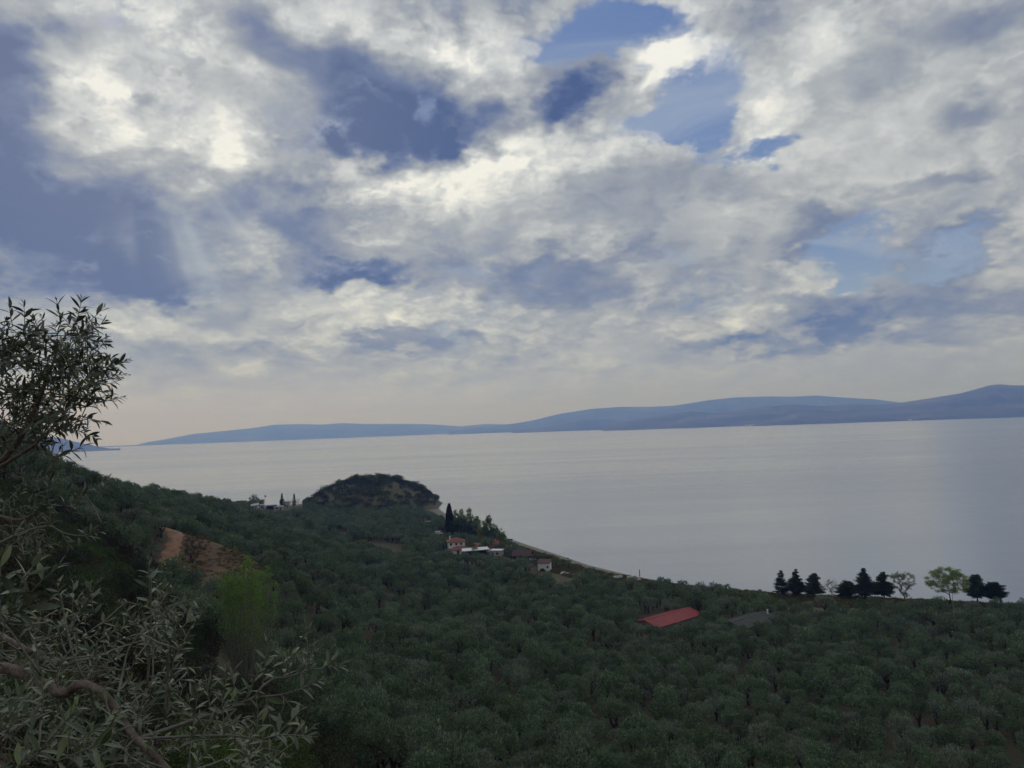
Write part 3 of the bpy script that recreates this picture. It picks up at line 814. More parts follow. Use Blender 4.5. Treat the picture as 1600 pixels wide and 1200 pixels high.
OUTLOOK = [(468, 540, 812, 838, 575), (540, 625, 838, 864, 505), (697, 736, 863, 864, 470), (726, 764, 868, 866, 455), (764, 786, 870, 872, 458), (796, 833, 874, 873, 440), (838, 862, 899, 899, 398), (832, 862, 882, 884, 440),
           (1003, 1034, 974, 985, 300), (1034, 1098, 981, 960, 300), (1140, 1164, 973, 976, 292), (1164, 1214, 977, 963, 292), (1205, 1650, 938, 952, 345), (880, 1045, 888, 915, 400),
           (1045, 1205, 913, 930, 380), (659, 673, 817, 817, 620), (678, 694, 837, 837, 562), (390, 452, 799, 801, 770), (325, 448, 1058, 1058, 112), (236, 266, 884, 888, 222), (266, 330, 897, 909, 262), (330, 412, 909, 893, 262), (1440, 1474, 958, 958, 300), (1478, 1494, 962, 962, 284), (876, 892, 910, 911, 390)]
def olive_spots():
    r = np.random.default_rng(5)
    sp = 4.8
    X, Y = np.meshgrid(np.arange(-420, 460, sp), np.arange(70, 860, sp))
    X = X + (np.arange(X.shape[0]) % 2)[:, None] * sp * 0.5
    a = 0.3; X, Y = X + r.uniform(-1.3, 1.3, X.shape), Y + r.uniform(-1.3, 1.3, Y.shape)
    x, y = X.ravel(), Y.ravel()
    ok = inside(SHORE, x, y)
    d = edge_dist(SHORE, x, y)
    z = ground(x, y)
    k = fwd.x * x + fwd.y * y + fwd.z * (z - EYE.z)
    px = 800 + FPX * (x * right.x + y * right.y + (z - EYE.z) * right.z) / np.maximum(k, 1); py = 600 - FPX * (x * up.x + y * up.y + (z - EYE.z) * up.z) / np.maximum(k, 1)
    dist = np.hypot(x, y)
    ok &= (px > -120) & (px < 1720) & (py < 1330) & (k > 20)
    ok &= d > np.where(px < 900, 20, np.where(px < 1150, 24, 21)) + 4 * fbm(x / 30, y / 30, 77)
    # buildings, the lane and the shore trees look out over the trees in front of them
    topy = py - FPX * 4.6 / dist
    for (x0, x1, ya, yb, dm) in OUTLOOK:
        ok &= ~((px + FPX * 2.2 / dist > x0) & (px - FPX * 2.2 / dist < x1) & (dist < dm) & (topy < ya + (yb - ya) * (px - x0) / (x1 - x0)) & (py > min(ya, yb) - 30))
    ok &= ~((np.abs(x - HX) < 98) & (np.abs(y - HY) < 80) & (hill_height(x, y) > z + 2.0))
    ok &= edge_dist(LANE, x, y, False) > 3.6
    ok &= edge_dist(PATH_MID, x, y, False) > 3.4
    ok &= ~inside(CLAY, x, y) | (edge_dist(CLAY, x, y) < 0.5)
    for p in BARE: ok &= ~(inside(p, x, y) & (r.random(x.shape) < 0.6))
    for (cx, cy, cr) in KC: ok &= np.hypot(x - cx, y - cy) > cr
    ok &= (dist > 100) & ((px > 330) | (dist > 185) | ((px > 240) & (dist > 135)))
    ok &= ~((px > 395) & (px < 475) & (py < 803) & (dist > 640))
    ok &= r.random(x.shape) < np.where(fbm(x / 28, y / 28, 55) > 0.17, 0.72, 0.97)
    x, y, z, px, py, dist = (v[ok] for v in (x, y, z, px, py, dist))
    s = np.clip(r.normal(0.96, 0.2, len(x)), 0.5, 1.5) * (1 + 0.2 * fbm(x / 40, y / 40, 88)) * np.where(d[ok] < 32, 0.8, 1.0)
    return x, y, z, px, py, dist, s, r
x, y, z, px, py, dist, s, r = olive_spots()
inview = (px > -10) & (px < 1610) & (py - FPX * 2.5 / dist < 1195)
order = np.argsort(-(s / dist) * inview)
near_i, rest_i = order[:300], order[300:]
kind = r.integers(0, 10, len(x)); turn = r.uniform(0, 6.28, len(x))
for i in near_i:
    o = empty('olive_tree', (x[i], y[i], z[i]), turn[i], 'grey-green bushy olive tree standing among the nearest rows of the dense grove', 'olive tree', 'nearest olive trees of the grove')
    o.scale = (s[i], s[i], s[i])
    link('crown', OLIVES[kind[i]][0], None, o); link('trunk', OLIVES[kind[i]][1], None, o)
scatter('olive_grove', np.stack([x, y, z, turn, s, kind], 1)[rest_i], kinds_olive, 'dense mass of dark grey-green olive trees filling the plain and the slope')

# ---- low scrub: maquis on the near slope and on the headland
def shrub_mesh(seed, mat, rad=1.0, tall=1.0, per=330, size=(0.16, 0.32), wid=(0.07, 0.13)):
    r = np.random.default_rng(seed)
    lobes = [(0, 0, 0.55 * tall, 0.75 * rad, 0.7 * tall)]
    for i in range(r.integers(6, 10)):
        a = r.uniform(0, 6.28); q_ = r.uniform(0.35, 0.85) * rad
        k = r.uniform(0.30, 0.52)
        lobes.append((q_ * math.cos(a), q_ * math.sin(a), tall * r.uniform(0.25, 1.15), k * rad, k * tall * r.uniform(0.9, 1.3)))
    V, F = lobed_crown(lobes, per, r, size, wid, 0.45, low=-0.75)
    me = mesh_np('shrub', V, F); me.materials.append(mat)
    return me
SHRUBS = {}
kinds_shrub = bpy.data.collections.new('shrub_kinds')
for nm, mat in (('dark', m_maquis), ('heath', m_heath), ('green', m_green), ('oak', m_oak)):
    SHRUBS[nm] = [shrub_mesh(300 + 10 * len(SHRUBS) + i, mat, 1.0, 1.0 if nm != 'heath' else 0.8, 1500, (0.08, 0.17), (0.035, 0.06)) for i in range(4)]
    for me in SHRUBS[nm]: kinds_shrub.objects.link(bpy.data.objects.new('shrub_kind', me))
NAMES = ['dark', 'heath', 'green', 'oak']

def shrub_spots():
    r = np.random.default_rng(15); sp = 2.9
    X, Y = np.meshgrid(np.arange(-190, 60, sp), np.arange(26, 235, sp))
    x, y = (X + r.uniform(-1.2, 1.2, X.shape)).ravel(), (Y + r.uniform(-1.2, 1.2, Y.shape)).ravel()
    z = ground(x, y)
    P = np.array([seen(a, b_, c) for a, b_, c in zip(x, y, z)])
    px, py, k = P.T; dist = np.hypot(x, y)
    ok = (k > 10) & (px > -60) & (px < 560) & (py < 1300)
    ok &= ((px < 330) & (dist < 190)) | (dist < 104) | ((px < 250) & (dist < 140))
    ok &= ~inside(CLAY, x, y); ok &= edge_dist(PATH_MID, x, y, False) > 4.5
    ok &= ~((px > 318) & (px < 452) & (dist < 112) & (py - FPX * 2.2 / dist < 1062))
    x, y, z, px, py, dist = (v[ok] for v in (x, y, z, px, py, dist))
    f = fbm(x / 16, y / 16, 61) + 0.35 * r.normal(size=len(x)) * 0.3
    kd = np.where(f > 0.14, 1, np.where(f < -0.12, 2, np.where(r.random(len(x)) < 0.5, 0, 3)))
    s = r.uniform(1.2, 2.5, len(x)) * np.where(dist < 70, 0.8, 1.0)
    return x, y, z, px, py, dist, kd, s, r
x, y, z, px, py, dist, kd, s, r = shrub_spots()
inview = (px > -5) & (px < 520) & (py < 1215) & (py > 700)
order = np.argsort(-(s / dist) * inview)
SHRUB_LABEL = {'dark': 'dark green maquis bush crowding the near slope below the olive branches', 'heath': 'brownish heath bush on the near slope below the olive branches',
               'green': 'fresh green leafy bush among darker scrub on the near slope', 'oak': 'blackish evergreen oak scrub on the near slope below the olive branches'}
turn = r.uniform(0, 6.28, len(x)); sub = r.integers(0, 4, len(x))
for i in order[:260]:
    nm = NAMES[kd[i]]
    o = link('shrub', SHRUBS[nm][sub[i]], None, None, (x[i], y[i], z[i] - 0.15))
    o.rotation_euler = (0, 0, turn[i]); o.scale = (s[i], s[i], s[i] * 0.95)
    tag(o, SHRUB_LABEL[nm], 'shrub', {'dark': 'dark maquis bushes on the near slope', 'heath': 'brown heath bushes on the near slope', 'green': 'fresh green bushes on the near slope', 'oak': 'evergreen oak scrub on the near slope'}[nm])
rest = order[260:]
scatter('scrub', np.stack([x, y, z - 0.15, turn, s, kd * 4 + sub], 1)[rest], kinds_shrub, 'mixed scrub covering the hillside behind the olive branches')

def hill_shrubs():
    r = np.random.default_rng(25); n = 1500
    x = r.uniform(HX - 92, HX + 88, n); y = r.uniform(HY - 76, HY + 60, n)
    z = hill_height(x, y) - 0.6
    ok = (z > ground(x, y) + 0.6) & (z > 4.0) & (x < HX + 76)
    f = fbm(x / 24, y / 24, 66)
    crest = (z > 30.0) & (np.abs(x - HX + 4) < 22) & (y < HY + 4)
    ok &= ~crest | (r.random(n) < 0.05)
    ok &= (f > -0.16) | (r.random(n) < 0.35)
    ok &= ~((x < HX - 22) & (z > 8) & (z < 24) & (y < HY) & (r.random(n) < 0.55))
    x, y, z = x[ok], y[ok], z[ok]
    keep = []
    for i in range(len(x)):
        if all((x[i] - x[j]) ** 2 + (y[i] - y[j]) ** 2 > 15 for j in keep): keep.append(i)
    return x[keep], y[keep], z[keep], r
x, y, z, r = hill_shrubs()
front = np.argsort(y - 0.6 * z)
for c, i in enumerate(front):
    u_ = r.random(); nm = 'oak' if u_ < 0.25 else 'green' if u_ > 0.90 else 'dark'
    s = r.uniform(2.2, 4.6)
    if c < 230:
        o = link('maquis_bush', SHRUBS[nm][r.integers(0, 4)], None, None, (x[i], y[i], z[i] - 0.2)); o.rotation_euler = (0, 0, r.uniform(0, 6.28)); o.scale = (s, s, s * r.uniform(0.8, 1.1))
        tag(o, 'dark rounded maquis bush growing on the round headland hill', 'bush', 'maquis bushes on the headland hill')
if len(front) > 230:
    scatter('maquis', [(x[i], y[i], z[i] - 0.2, r.uniform(0, 6.28), r.uniform(2, 4), r.choice([0, 1, 2, 3, 12, 13, 14, 15])) for i in front[230:]], kinds_shrub, 'dark maquis covering the back of the round headland hill')

# grass and low weeds on the bare knoll, along the lane and on the shore verge
def tuft_mesh(seed, mat):
    r = np.random.default_rng(seed); n = 46
    a = r.uniform(0, 6.28, n); q_ = r.uniform(0, 0.5, n) ** 0.8
    pos = np.stack([q_ * np.cos(a), q_ * np.sin(a), np.zeros(n)], 1)
    ax = np.stack([np.cos(a) * q_ * 1.3, np.sin(a) * q_ * 1.3, np.full(n, 0.8)], 1) + 0.25 * r.normal(size=(n, 3))
    V, F = sprigs(pos, ax, r.uniform(0.3, 0.7, n), r.uniform(0.05, 0.1, n), r)
    me = mesh_np('tuft', V, F); me.materials.append(mat); return me
m_grass = leaf_material('verge_grass', (0.060, 0.072, 0.016), (0.115, 0.118, 0.030), (0.17, 0.15, 0.06), trans=0.3)
m_dry = leaf_material('dry_weeds', (0.085, 0.055, 0.025), (0.15, 0.095, 0.045), (0.20, 0.14, 0.075), trans=0.2)
kinds_tuft = bpy.data.collections.new('tuft_kinds')
for i in range(6):
    kinds_tuft.objects.link(bpy.data.objects.new('tuft_kind', tuft_mesh(500 + i, m_grass if i < 3 else m_dry)))
def tufts():
    r = np.random.default_rng(35); rows = []
    n = 5200
    lo, hi = CLAY.min(0) - 14, CLAY.max(0) + 8
    x, y = r.uniform(lo[0], hi[0], n), r.uniform(lo[1], hi[1], n)
    f = fbm(x / 9, y / 9, 71)
    pe = edge_dist(PATH_MID, x, y, False)
    ok = (soft_in(CLAY, x, y, 4) > 0.3) | (pe < 9)
    ok &= pe > 2.7
    ok &= r.random(n) < np.clip(0.38 + 2.0 * f, 0.05, 0.9)
    for a, b_, q_ in zip(x[ok], y[ok], f[ok]):
        rows.append((a, b_, float(ground(a, b_)), r.uniform(0, 6.3), r.uniform(0.5, 1.3), r.integers(0, 3) if q_ > 0.04 or r.random() < 0.25 else r.integers(3, 6)))
    for cx, cy in [(a[0], a[1]) for a in SHORE[1:15]]:
        pass
    n = 16000
    t = r.uniform(0, 1, n); seg = SHORE[1:17]
    s_ = np.concatenate([[0], np.cumsum(np.hypot(*np.diff(seg, axis=0).T))]); u = t * s_[-1]
    x, y = np.interp(u, s_, seg[:, 0]), np.interp(u, s_, seg[:, 1])
    x, y = x + r.uniform(-34, 8, n), y - r.uniform(8, 40, n)
    d = edge_dist(SHORE, x, y)
    ok = inside(SHORE, x, y) & (d > 11 + 4 * fbm(x / 12, y / 12, 3)) & (d < 34)
    for a, b_ in zip(x[ok], y[ok]): rows.append((a, b_, float(ground(a, b_)), r.uniform(0, 6.3), r.uniform(0.7, 2.0), r.integers(0, 4)))
    n = 6500; q_ = LANE; s_ = np.concatenate([[0], np.cumsum(np.hypot(*np.diff(q_, axis=0).T))]); u = r.uniform(0, s_[-1], n)
    x, y = np.interp(u, s_, q_[:, 0]), np.interp(u, s_, q_[:, 1]); o_ = r.choice([-1, 1], n) * r.uniform(1.6, 13, n); x, y = x + o_ * 0.8, y + o_ * 0.5
    for a, b_ in zip(x, y): rows.append((a, b_, float(ground(a, b_)), r.uniform(0, 6.3), r.uniform(0.8, 1.8), r.integers(0, 3)))
    return rows
scatter('grass', tufts(), kinds_tuft, 'rough grass and dry weeds on the bare knoll, the lane edges and the shore')

# ------------------------------------------------------------------ single trees
def conifer(px, py_base, py_top, w_px, prof, label, group=None, name='pine_tree', mat=None, lean=0.0, clump=1.0, seed=0, bare=0.12, tops=1, loc=None, h=None, w=None, bark=None):
    """whorled branches with needle clumps; prof: crown half-width (share of the widest) from the lowest branch to the top"""
    r = np.random.default_rng(seed)
    p = loc or hit(px, py_base)
    dist = math.hypot(p.x, p.y)
    h = h or (py_base - py_top) * dist / FPX; w = w or 1.12 * w_px * dist / FPX / 2
    o = empty(name, p, r.uniform(0, 6.28), label, 'tree', group)
    tr = []; P = []; A = []
    for t_ in range(tops):
        hh = h if t_ == 0 else h * 0.86
        off = np.array([0, 0, 0.]) if t_ == 0 else np.array([w * 0.55, 0, 0])
        tp = bend((0, 0, -0.4), np.array([lean * h, 0, hh * 0.985]) + off, r, 0.015, 9)
        tr.append(tube(tp, np.linspace(0.028 * h, 0.03, 9) * (1 if t_ == 0 else .6), 7))
        levels = int(7 + h * 0.85)
        for l in range(levels):
            f = l / (levels - 1)
            z = hh * (bare + (0.97 - bare) * min(1, max(0, f + r.normal() * 0.045 * (1 - f))))
            half = w * np.interp(f, np.linspace(0, 1, len(prof)), prof) * r.uniform(0.68, 1.14)
            base = np.array([np.interp(z, tp[:, 2], tp[:, 0]), np.interp(z, tp[:, 2], tp[:, 1]), z])
            nb = max(4, int(4 + 3.0 * half))
            for k in range(nb):
                a = r.uniform(0, 6.28); L = half * r.uniform(0.55, 1.06)
                if r.random() < 0.12: L *= 1.2
                tip = base + np.array([math.cos(a) * L, math.sin(a) * L, L * r.uniform(0.0, 0.30) - 0.04 * L])
                bp = bend(base, tip, r, 0.06, 4)
                if L > 0.7: tr.append(tube(bp, np.linspace(0.05 + 0.012 * L, 0.015, 4), 4))
                m = max(2, int(L * 2.4))
                for c in range(m):
                    q_ = base + (tip - base) * (0.30 + 0.72 * (c + 0.5) / m)
                    n = int(42 * clump)
                    d = sphere_dirs(n, r); d[:, 2] *= 0.62
                    if r.random() < 0.18: continue
                    P.append(q_ + d * r.uniform(0.38, 0.72) * clump * r.uniform(0.5, 1, (n, 1)) * min(1, 0.4 + half * .25)); A.append(d + np.array([0, 0, 0.6]))
    P, A = np.concatenate(P), np.concatenate(A)
    V, F = sprigs(P, A, r.uniform(0.22, 0.42, len(P)), r.uniform(0.07, 0.12, len(P)), r)
    link('crown', mesh_np('crown', V, F), mat or m_pine, o)
    link('trunk', mesh_np('trunk', *join(tr), smooth=True), bark or m_darkbark, o)
    return o

row = 'dark conifers in a row on the shore'
conifer(1222, 930, 895, 23, [0.9, 1, 0.75, 0.8, 0.55, 0.42, 0.35, 0.2], 'slim dark ragged conifer, leftmost of the shore row, beside a thin pole', row, seed=1, name='conifer_tree')
conifer(1246, 932, 893, 25, [0.7, 0.95, 1, 0.8, 0.62, 0.35, 0.25, 0.12], 'dark twin-topped conifer second from the left in the shore row', row, seed=2, name='conifer_tree', tops=2)
conifer(1274, 936, 900, 28, [0.85, 1.0, 0.85, 0.75, 0.7, 0.6, 0.45, 0.2], 'dark rounded conifer just left of the small bare tree on the shore', row, seed=3, bare=0.2)
conifer(1324, 935, 912, 29, [0.75, 1.0, 1.0, 0.92, 0.75, 0.45], 'low round dark pine just right of the small bare tree', row, seed=4, bare=0.16)
conifer(1352, 936, 893, 31, [0.9, 1.0, 0.8, 0.75, 0.6, 0.5, 0.36, 0.14], 'tall pointed dark conifer, highest of the middle shore clump', row, seed=5, name='conifer_tree')
conifer(1382, 934, 899, 35, [0.9, 1.0, 0.92, 0.72, 0.66, 0.5, 0.4, 0.18], 'broad dark conifer just left of the pale budding tree', row, seed=6)
conifer(1528, 945, 906, 33, [0.9, 1.0, 0.75, 0.62, 0.62, 0.55, 0.3], 'dark umbrella pine with a bare stem, taller of the pair at the far right', row, seed=7, bare=0.27)
conifer(1554, 947.5, 918, 29, [0.85, 1.0, 0.95, 0.75, 0.42], 'lower dark flat-crowned pine, last tree at the right end of the shore', row, seed=8, bare=0.34)

def branching(root, tips, r, r0, power=0.45, wob=0.10, pull=0.35):
    """limbs that join every tip to its nearest neighbour nearer the root -> list of (points, radii)"""
    tips = np.asarray(tips, float); root = np.asarray(root, float)
    nodes = [root]; parent = [-1]
    order = np.argsort(np.linalg.norm(tips - root, axis=1))
    for i in order:
        N = np.array(nodes); v = tips[i] - N
        cost = np.linalg.norm(v, axis=1) * (1 + pull * np.clip(-(v[:, 2]) / (np.linalg.norm(v, axis=1) + 1e-6), 0, 1)) + 0.12 * np.linalg.norm(N - root, axis=1)
        j = int(np.argmin(cost)); k = 3 if np.linalg.norm(tips[i] - N[j]) > 0.5 else 2
        path = bend(N[j], tips[i], r, wob, k + 1)
        last = j
        for p in path[1:]:
            nodes.append(p); parent.append(last); last = len(nodes) - 1
    cnt = np.ones(len(nodes))
    for i in range(len(nodes) - 1, 0, -1): cnt[parent[i]] += cnt[i]
    rad = r0 * (cnt / cnt[0]) ** power
    return np.array(nodes), np.array(parent), rad

def limb_mesh(nodes, parent, rad, sides=5):
    parts = []
    for i in range(1, len(nodes)):
        a, b_ = nodes[parent[i]], nodes[i]
        if np.linalg.norm(b_ - a) < 1e-4: continue
        ra = min(rad[parent[i]], rad[i] * 1.6)
        parts.append(tube([a, b_], [ra, rad[i]], sides))
    return join(parts)

def broadleaf(p, h, w, label, mat, bark, seed, name='broadleaf_tree', group=None, n_tips=110, per_tip=26, leaf=(0.18, 0.34), wid=(0.08, 0.14), fork=0.28, shape='round', spread=0.55, gap=0.0, up=0.3, r0=None, flat=1.0):
    """open crown: limbs to every tip, a loose puff of leaves round each tip"""
    r = np.random.default_rng(seed)
    o = empty(name, p, r.uniform(0, 6.28), label, 'tree', group)
    tips = []
    while len(tips) < n_tips:
        d = r.uniform(-1, 1, 3)
        if (d ** 2).sum() > 1 or (d ** 2).sum() < 0.10: continue
        if shape == 'vase' and math.hypot(d[0], d[1]) > 0.35 + 0.65 * (d[2] + 1) / 2: continue
        if shape == 'flame' and math.hypot(d[0], d[1]) > 1.0 - 0.75 * max(d[2], 0) ** 1.2: continue
        if gap and mnoise.noise(Vector(d) * 2.2 + Vector((seed, 0, 0))) < gap - 0.4: continue
        tips.append((d[0] * w / 2, d[1] * w / 2, h * (fork + (1 - fork) * (0.5 + 0.5 * d[2])) ))
    tips = np.array(tips)
    tz = bend((0, 0, -0.4), (r.uniform(-.04, .04) * h, 0, h * fork * 0.8), r, 0.05, 4)
    r0 = r0 or 0.030 * h
    nodes, par, rad = branching(tz[-1], tips, r, r0 * 0.8)
    tr = [tube(tz, np.linspace(r0 * 1.15, r0 * 0.8, 4), 7), limb_mesh(nodes, par, np.maximum(rad, 0.012), 4)]
    link('trunk', mesh_np('trunk', *join(tr), smooth=True), bark, o)
    if per_tip:
        P = np.repeat(tips, per_tip, 0); d = sphere_dirs(len(P), r); d[:, 2] *= flat
        P = P + d * r.uniform(0.1, 1, (len(P), 1)) * spread
        A = d + np.array([0, 0, up]) + 0.4 * r.normal(size=d.shape)
        V, F = sprigs(P, A, r.uniform(*leaf, len(P)), r.uniform(*wid, len(P)), r)
        link('crown', mesh_np('crown', V, F), mat, o)
    return o
def size_at(p, px): return px * math.hypot(p.x, p.y) / FPX

p = hit(1301, 935.5); broadleaf(p, size_at(p, 28), size_at(p, 26), 'small bare greyish tree between two dark pines on the shore', m_bud, m_palebark, 21, n_tips=110, per_tip=16, leaf=(0.14, 0.26), wid=(0.07, 0.13), gap=0.25, fork=0.3)
p = hit(1414, 939.5); broadleaf(p, size_at(p, 40), size_at(p, 41), 'pale budding tree with open vase-shaped limbs right of the dark conifers', m_bud, m_palebark, 22, n_tips=170, per_tip=34, leaf=(0.2, 0.36), wid=(0.1, 0.18), shape='vase', fork=0.16, gap=0.22, spread=0.5)
p = hit(1483, 945.5); broadleaf(p, size_at(p, 49), size_at(p, 55), 'bright yellow-green spreading tree beside the open shelter', m_lime, m_darkbark, 24, n_tips=210, per_tip=85, leaf=(0.22, 0.40), wid=(0.12, 0.2), fork=0.32, gap=0.22, spread=1.05, flat=0.7, r0=0.24)

# cypress and the trees round the hamlet
def cypress(px, pb, pt, w_px, label, seed, group=None, dist=None):
    r = np.random.default_rng(seed)
    if dist: p = at(px, pb, dist); p.z = float(ground(p.x, p.y))
    else: p = hit(px, pb)
    D = math.hypot(p.x, p.y); h = (pb - pt) * D / FPX; w = w_px * D / FPX / 2
    o = empty('cypress_tree', p, 0, label, 'tree', group)
    n = int(900 + 170 * h)
    t = r.random(n) ** 0.9; a = r.uniform(0, 6.28, n)
    rad = w * np.interp(t, [0, 0.08, 0.3, 0.6, 0.85, 1], [0.55, 0.85, 1, 0.82, 0.45, 0.05]) * (0.82 + 0.30 * r.random(n) + 0.14 * np.sin(a * 3 + t * 14))
    pos = np.stack([rad * np.cos(a), rad * np.sin(a), h * (0.04 + 0.95 * t)], 1)
    ax = np.stack([np.cos(a) * .35, np.sin(a) * .35, np.full(n, 1.)], 1) + 0.2 * r.normal(size=(n, 3))
    k = 0.045 * h
    V, F = sprigs(pos, ax, r.uniform(0.8, 1.6, n) * k, r.uniform(0.3, 0.5, n) * k, r)
    link('crown', mesh_np('crown', V, F), m_cypress, o)
    link('trunk', mesh_np('trunk', *tube([(0, 0, -.4), (0, 0, h * .5), (0, 0, h * .93)], [0.018 * h, 0.012 * h, 0.02], 6)), m_darkbark, o)
    return o
cypress(703, 833, 784.5, 11, 'tall slender black cypress beside the round headland hill', 31, dist=548)
cypress(795, 864, 853, 4.5, 'small dark cypress left of its twin by the red roofs', 32, 'little cypresses by the red roofs', dist=468)
cypress(800.5, 865, 854.5, 3.6, 'thinner small dark cypress right of its twin by the red roofs', 33, 'little cypresses by the red roofs', dist=464)
cypress(758, 862, 846, 5, 'dark cypress pressed against the red gable roof', 34, dist=472)
conifer(441, 801, 780, 7.5, [1, 0.9, 0.75, 0.6, 0.45, 0.3, 0.1], 'dark pointed conifer beside the white seaside buildings', None, name='conifer_tree', seed=41, clump=1.6, loc=Vector((*at(441, 801, 770).xy, float(ground(*at(441, 801, 770).xy)))))
conifer(460.5, 799, 780, 6.5, [1, 0.8, 0.7, 0.55, 0.4, 0.3, 0.1], 'dark thin conifer among pale bushes left of the headland hill', None, name='conifer_tree', seed=42, clump=1.6, loc=Vector((*at(460, 799, 790).xy, float(ground(*at(460, 799, 790).xy)))))

def grounded(px, py, d):
    p = at(px, py, d); p.z = float(top(p.x, p.y)); return p
def bushy(px, py, d, w_px, h_px, label, mat, seed, group=None, name='evergreen_tree', per=60, leaf=(0.4, 0.8), wid=(0.18, 0.3), up=0.3, trunk=0.35, cat='tree', n_l=(14, 20)):
    """dense rounded crown of many lobes on a short trunk"""
    r = np.random.default_rng(seed); p = grounded(px, py, d)
    w, h = w_px * d / FPX, h_px * d / FPX
    o = empty(name, p, r.uniform(0, 6.28), label, cat, group)
    lobes = [(0, 0, h * 0.52, w * 0.36, h * 0.36)]
    for i in range(r.integers(*n_l)):
        a = i * 2.4 + r.uniform(-.4, .4); e = r.uniform(-0.7, 1.4); s = r.uniform(0.14, 0.25)
        lobes.append((w * 0.36 * math.cos(a) * math.cos(e * .8), w * 0.36 * math.sin(a) * math.cos(e * .8), h * (0.52 + 0.33 * math.sin(e)), w * s, h * s * r.uniform(0.8, 1.2)))
    V, F = lobed_crown(lobes, per, r, leaf, wid, up)
    link('crown', mesh_np('crown', V, F), mat, o)
    tp = bend((0, 0, -0.4), (0, 0, h * 0.5), r, 0.05, 4)
    link('trunk', mesh_np('trunk', *tube(tp, np.linspace(trunk, trunk * .6, 4), 6)), m_darkbark, o)
    return o
bushy(721, 841, 540, 34, 27, 'broad blackish evergreen tree right beside the tall cypress', m_oak, 51, 'blackish evergreens by the cypress')
bushy(738, 842, 532, 27, 22, 'lower blackish evergreen at the right end of the dark clump', m_oak, 52, 'blackish evergreens by the cypress')
bushy(708, 838, 545, 18, 16, 'small blackish evergreen at the foot of the tall cypress', m_oak, 53, 'blackish evergreens by the cypress')
def poplar(px, py, d, w_px, h_px, label, seed, group='pale green trees behind the hamlet', mat=None, n=90, per=42, shape='flame'):
    p = grounded(px, py, d)
    return broadleaf(p, h_px * d / FPX, w_px * d / FPX, label, mat or m_poplar, m_palebark, seed, 'poplar_tree', group, n, per, (0.4, 0.8), (0.2, 0.36), 0.14, shape, 0.9, 0.12, 0.7)
poplar(713, 836, 562, 13, 37, 'pale green tree showing just right of the tall cypress', 61)
poplar(722, 836, 566, 13, 36, 'pale green upright tree above the blackish evergreen', 62)
poplar(734, 838, 560, 15, 38, 'largest pale green upright tree above the dark clump', 63)
poplar(746, 840, 556, 12, 27, 'low pale green tree at the right end of the dark clump', 64)
poplar(755, 851, 512, 16, 33, 'pale green tree with ragged top left of the tallest behind the red roofs', 65)
poplar(765, 853, 508, 16, 42, 'tallest loose pale green tree behind the red gable roof', 66, n=110)
poplar(774, 854, 505, 15, 30, 'bushy pale green tree right of the tallest behind the red roofs', 67)
poplar(784, 857, 498, 14, 24, 'lowest pale green tree beside the grey beach', 68)
poplar(397, 802, 770, 16, 20, 'pale green tree left of the white seaside roofs', 69, None, shape='round')
poplar(407, 803, 775, 12, 14, 'low pale green tree behind the white seaside roof', 70, None, shape='round')
for i, (px_, w_, h_) in enumerate([(452, 10, 12), (458, 10, 14), (467, 9, 13)]):
    p = grounded(px_, 801, 778)
    broadleaf(p, h_ * 778 / FPX, w_ * 778 / FPX, ['leafless pinkish-grey shrub tree right of the dark pointed conifer', 'leafless pinkish-grey shrub tree behind the thin conifer', 'leafless pinkish-grey shrub tree nearest the headland hill'][i], m_bud, m_palebark, 80 + i, 'bare_tree', 'leafless shrub trees by the seaside buildings', 50, 5, (0.3, 0.6), (0.12, 0.2), 0.15)
for i, (px_, py_, d_, w_, h_, lb) in enumerate([(317, 785, 425, 15, 15, 'loose greyish tree standing highest on the left ridge line'), (327, 786, 428, 12, 12, 'loose greyish tree just right of the highest on the left ridge line'), (343, 789, 432, 14, 13, 'loose greyish tree lower down the left ridge line')]):
    bushy(px_, py_, d_, w_, h_, lb, m_olive, 90 + i, 'greyish trees on the ridge line', name='ridge_tree', per=70, leaf=(0.3, 0.6), wid=(0.1, 0.2))

# broad green tree beside the clay knoll, light green weeping tree in the dip
bushy(430, 897, 246, 40, 36, 'rounded tree with fresh green top at the right foot of the clay knoll', m_green, 95, None, 'fig_tree', per=100, leaf=(0.28, 0.5), wid=(0.16, 0.26))
bushy(456, 897, 250, 34, 24, 'dark low spreading tree right of the fresh green tree by the knoll', m_maquis, 96, None, 'oak_tree', per=110, leaf=(0.25, 0.45), wid=(0.14, 0.22))

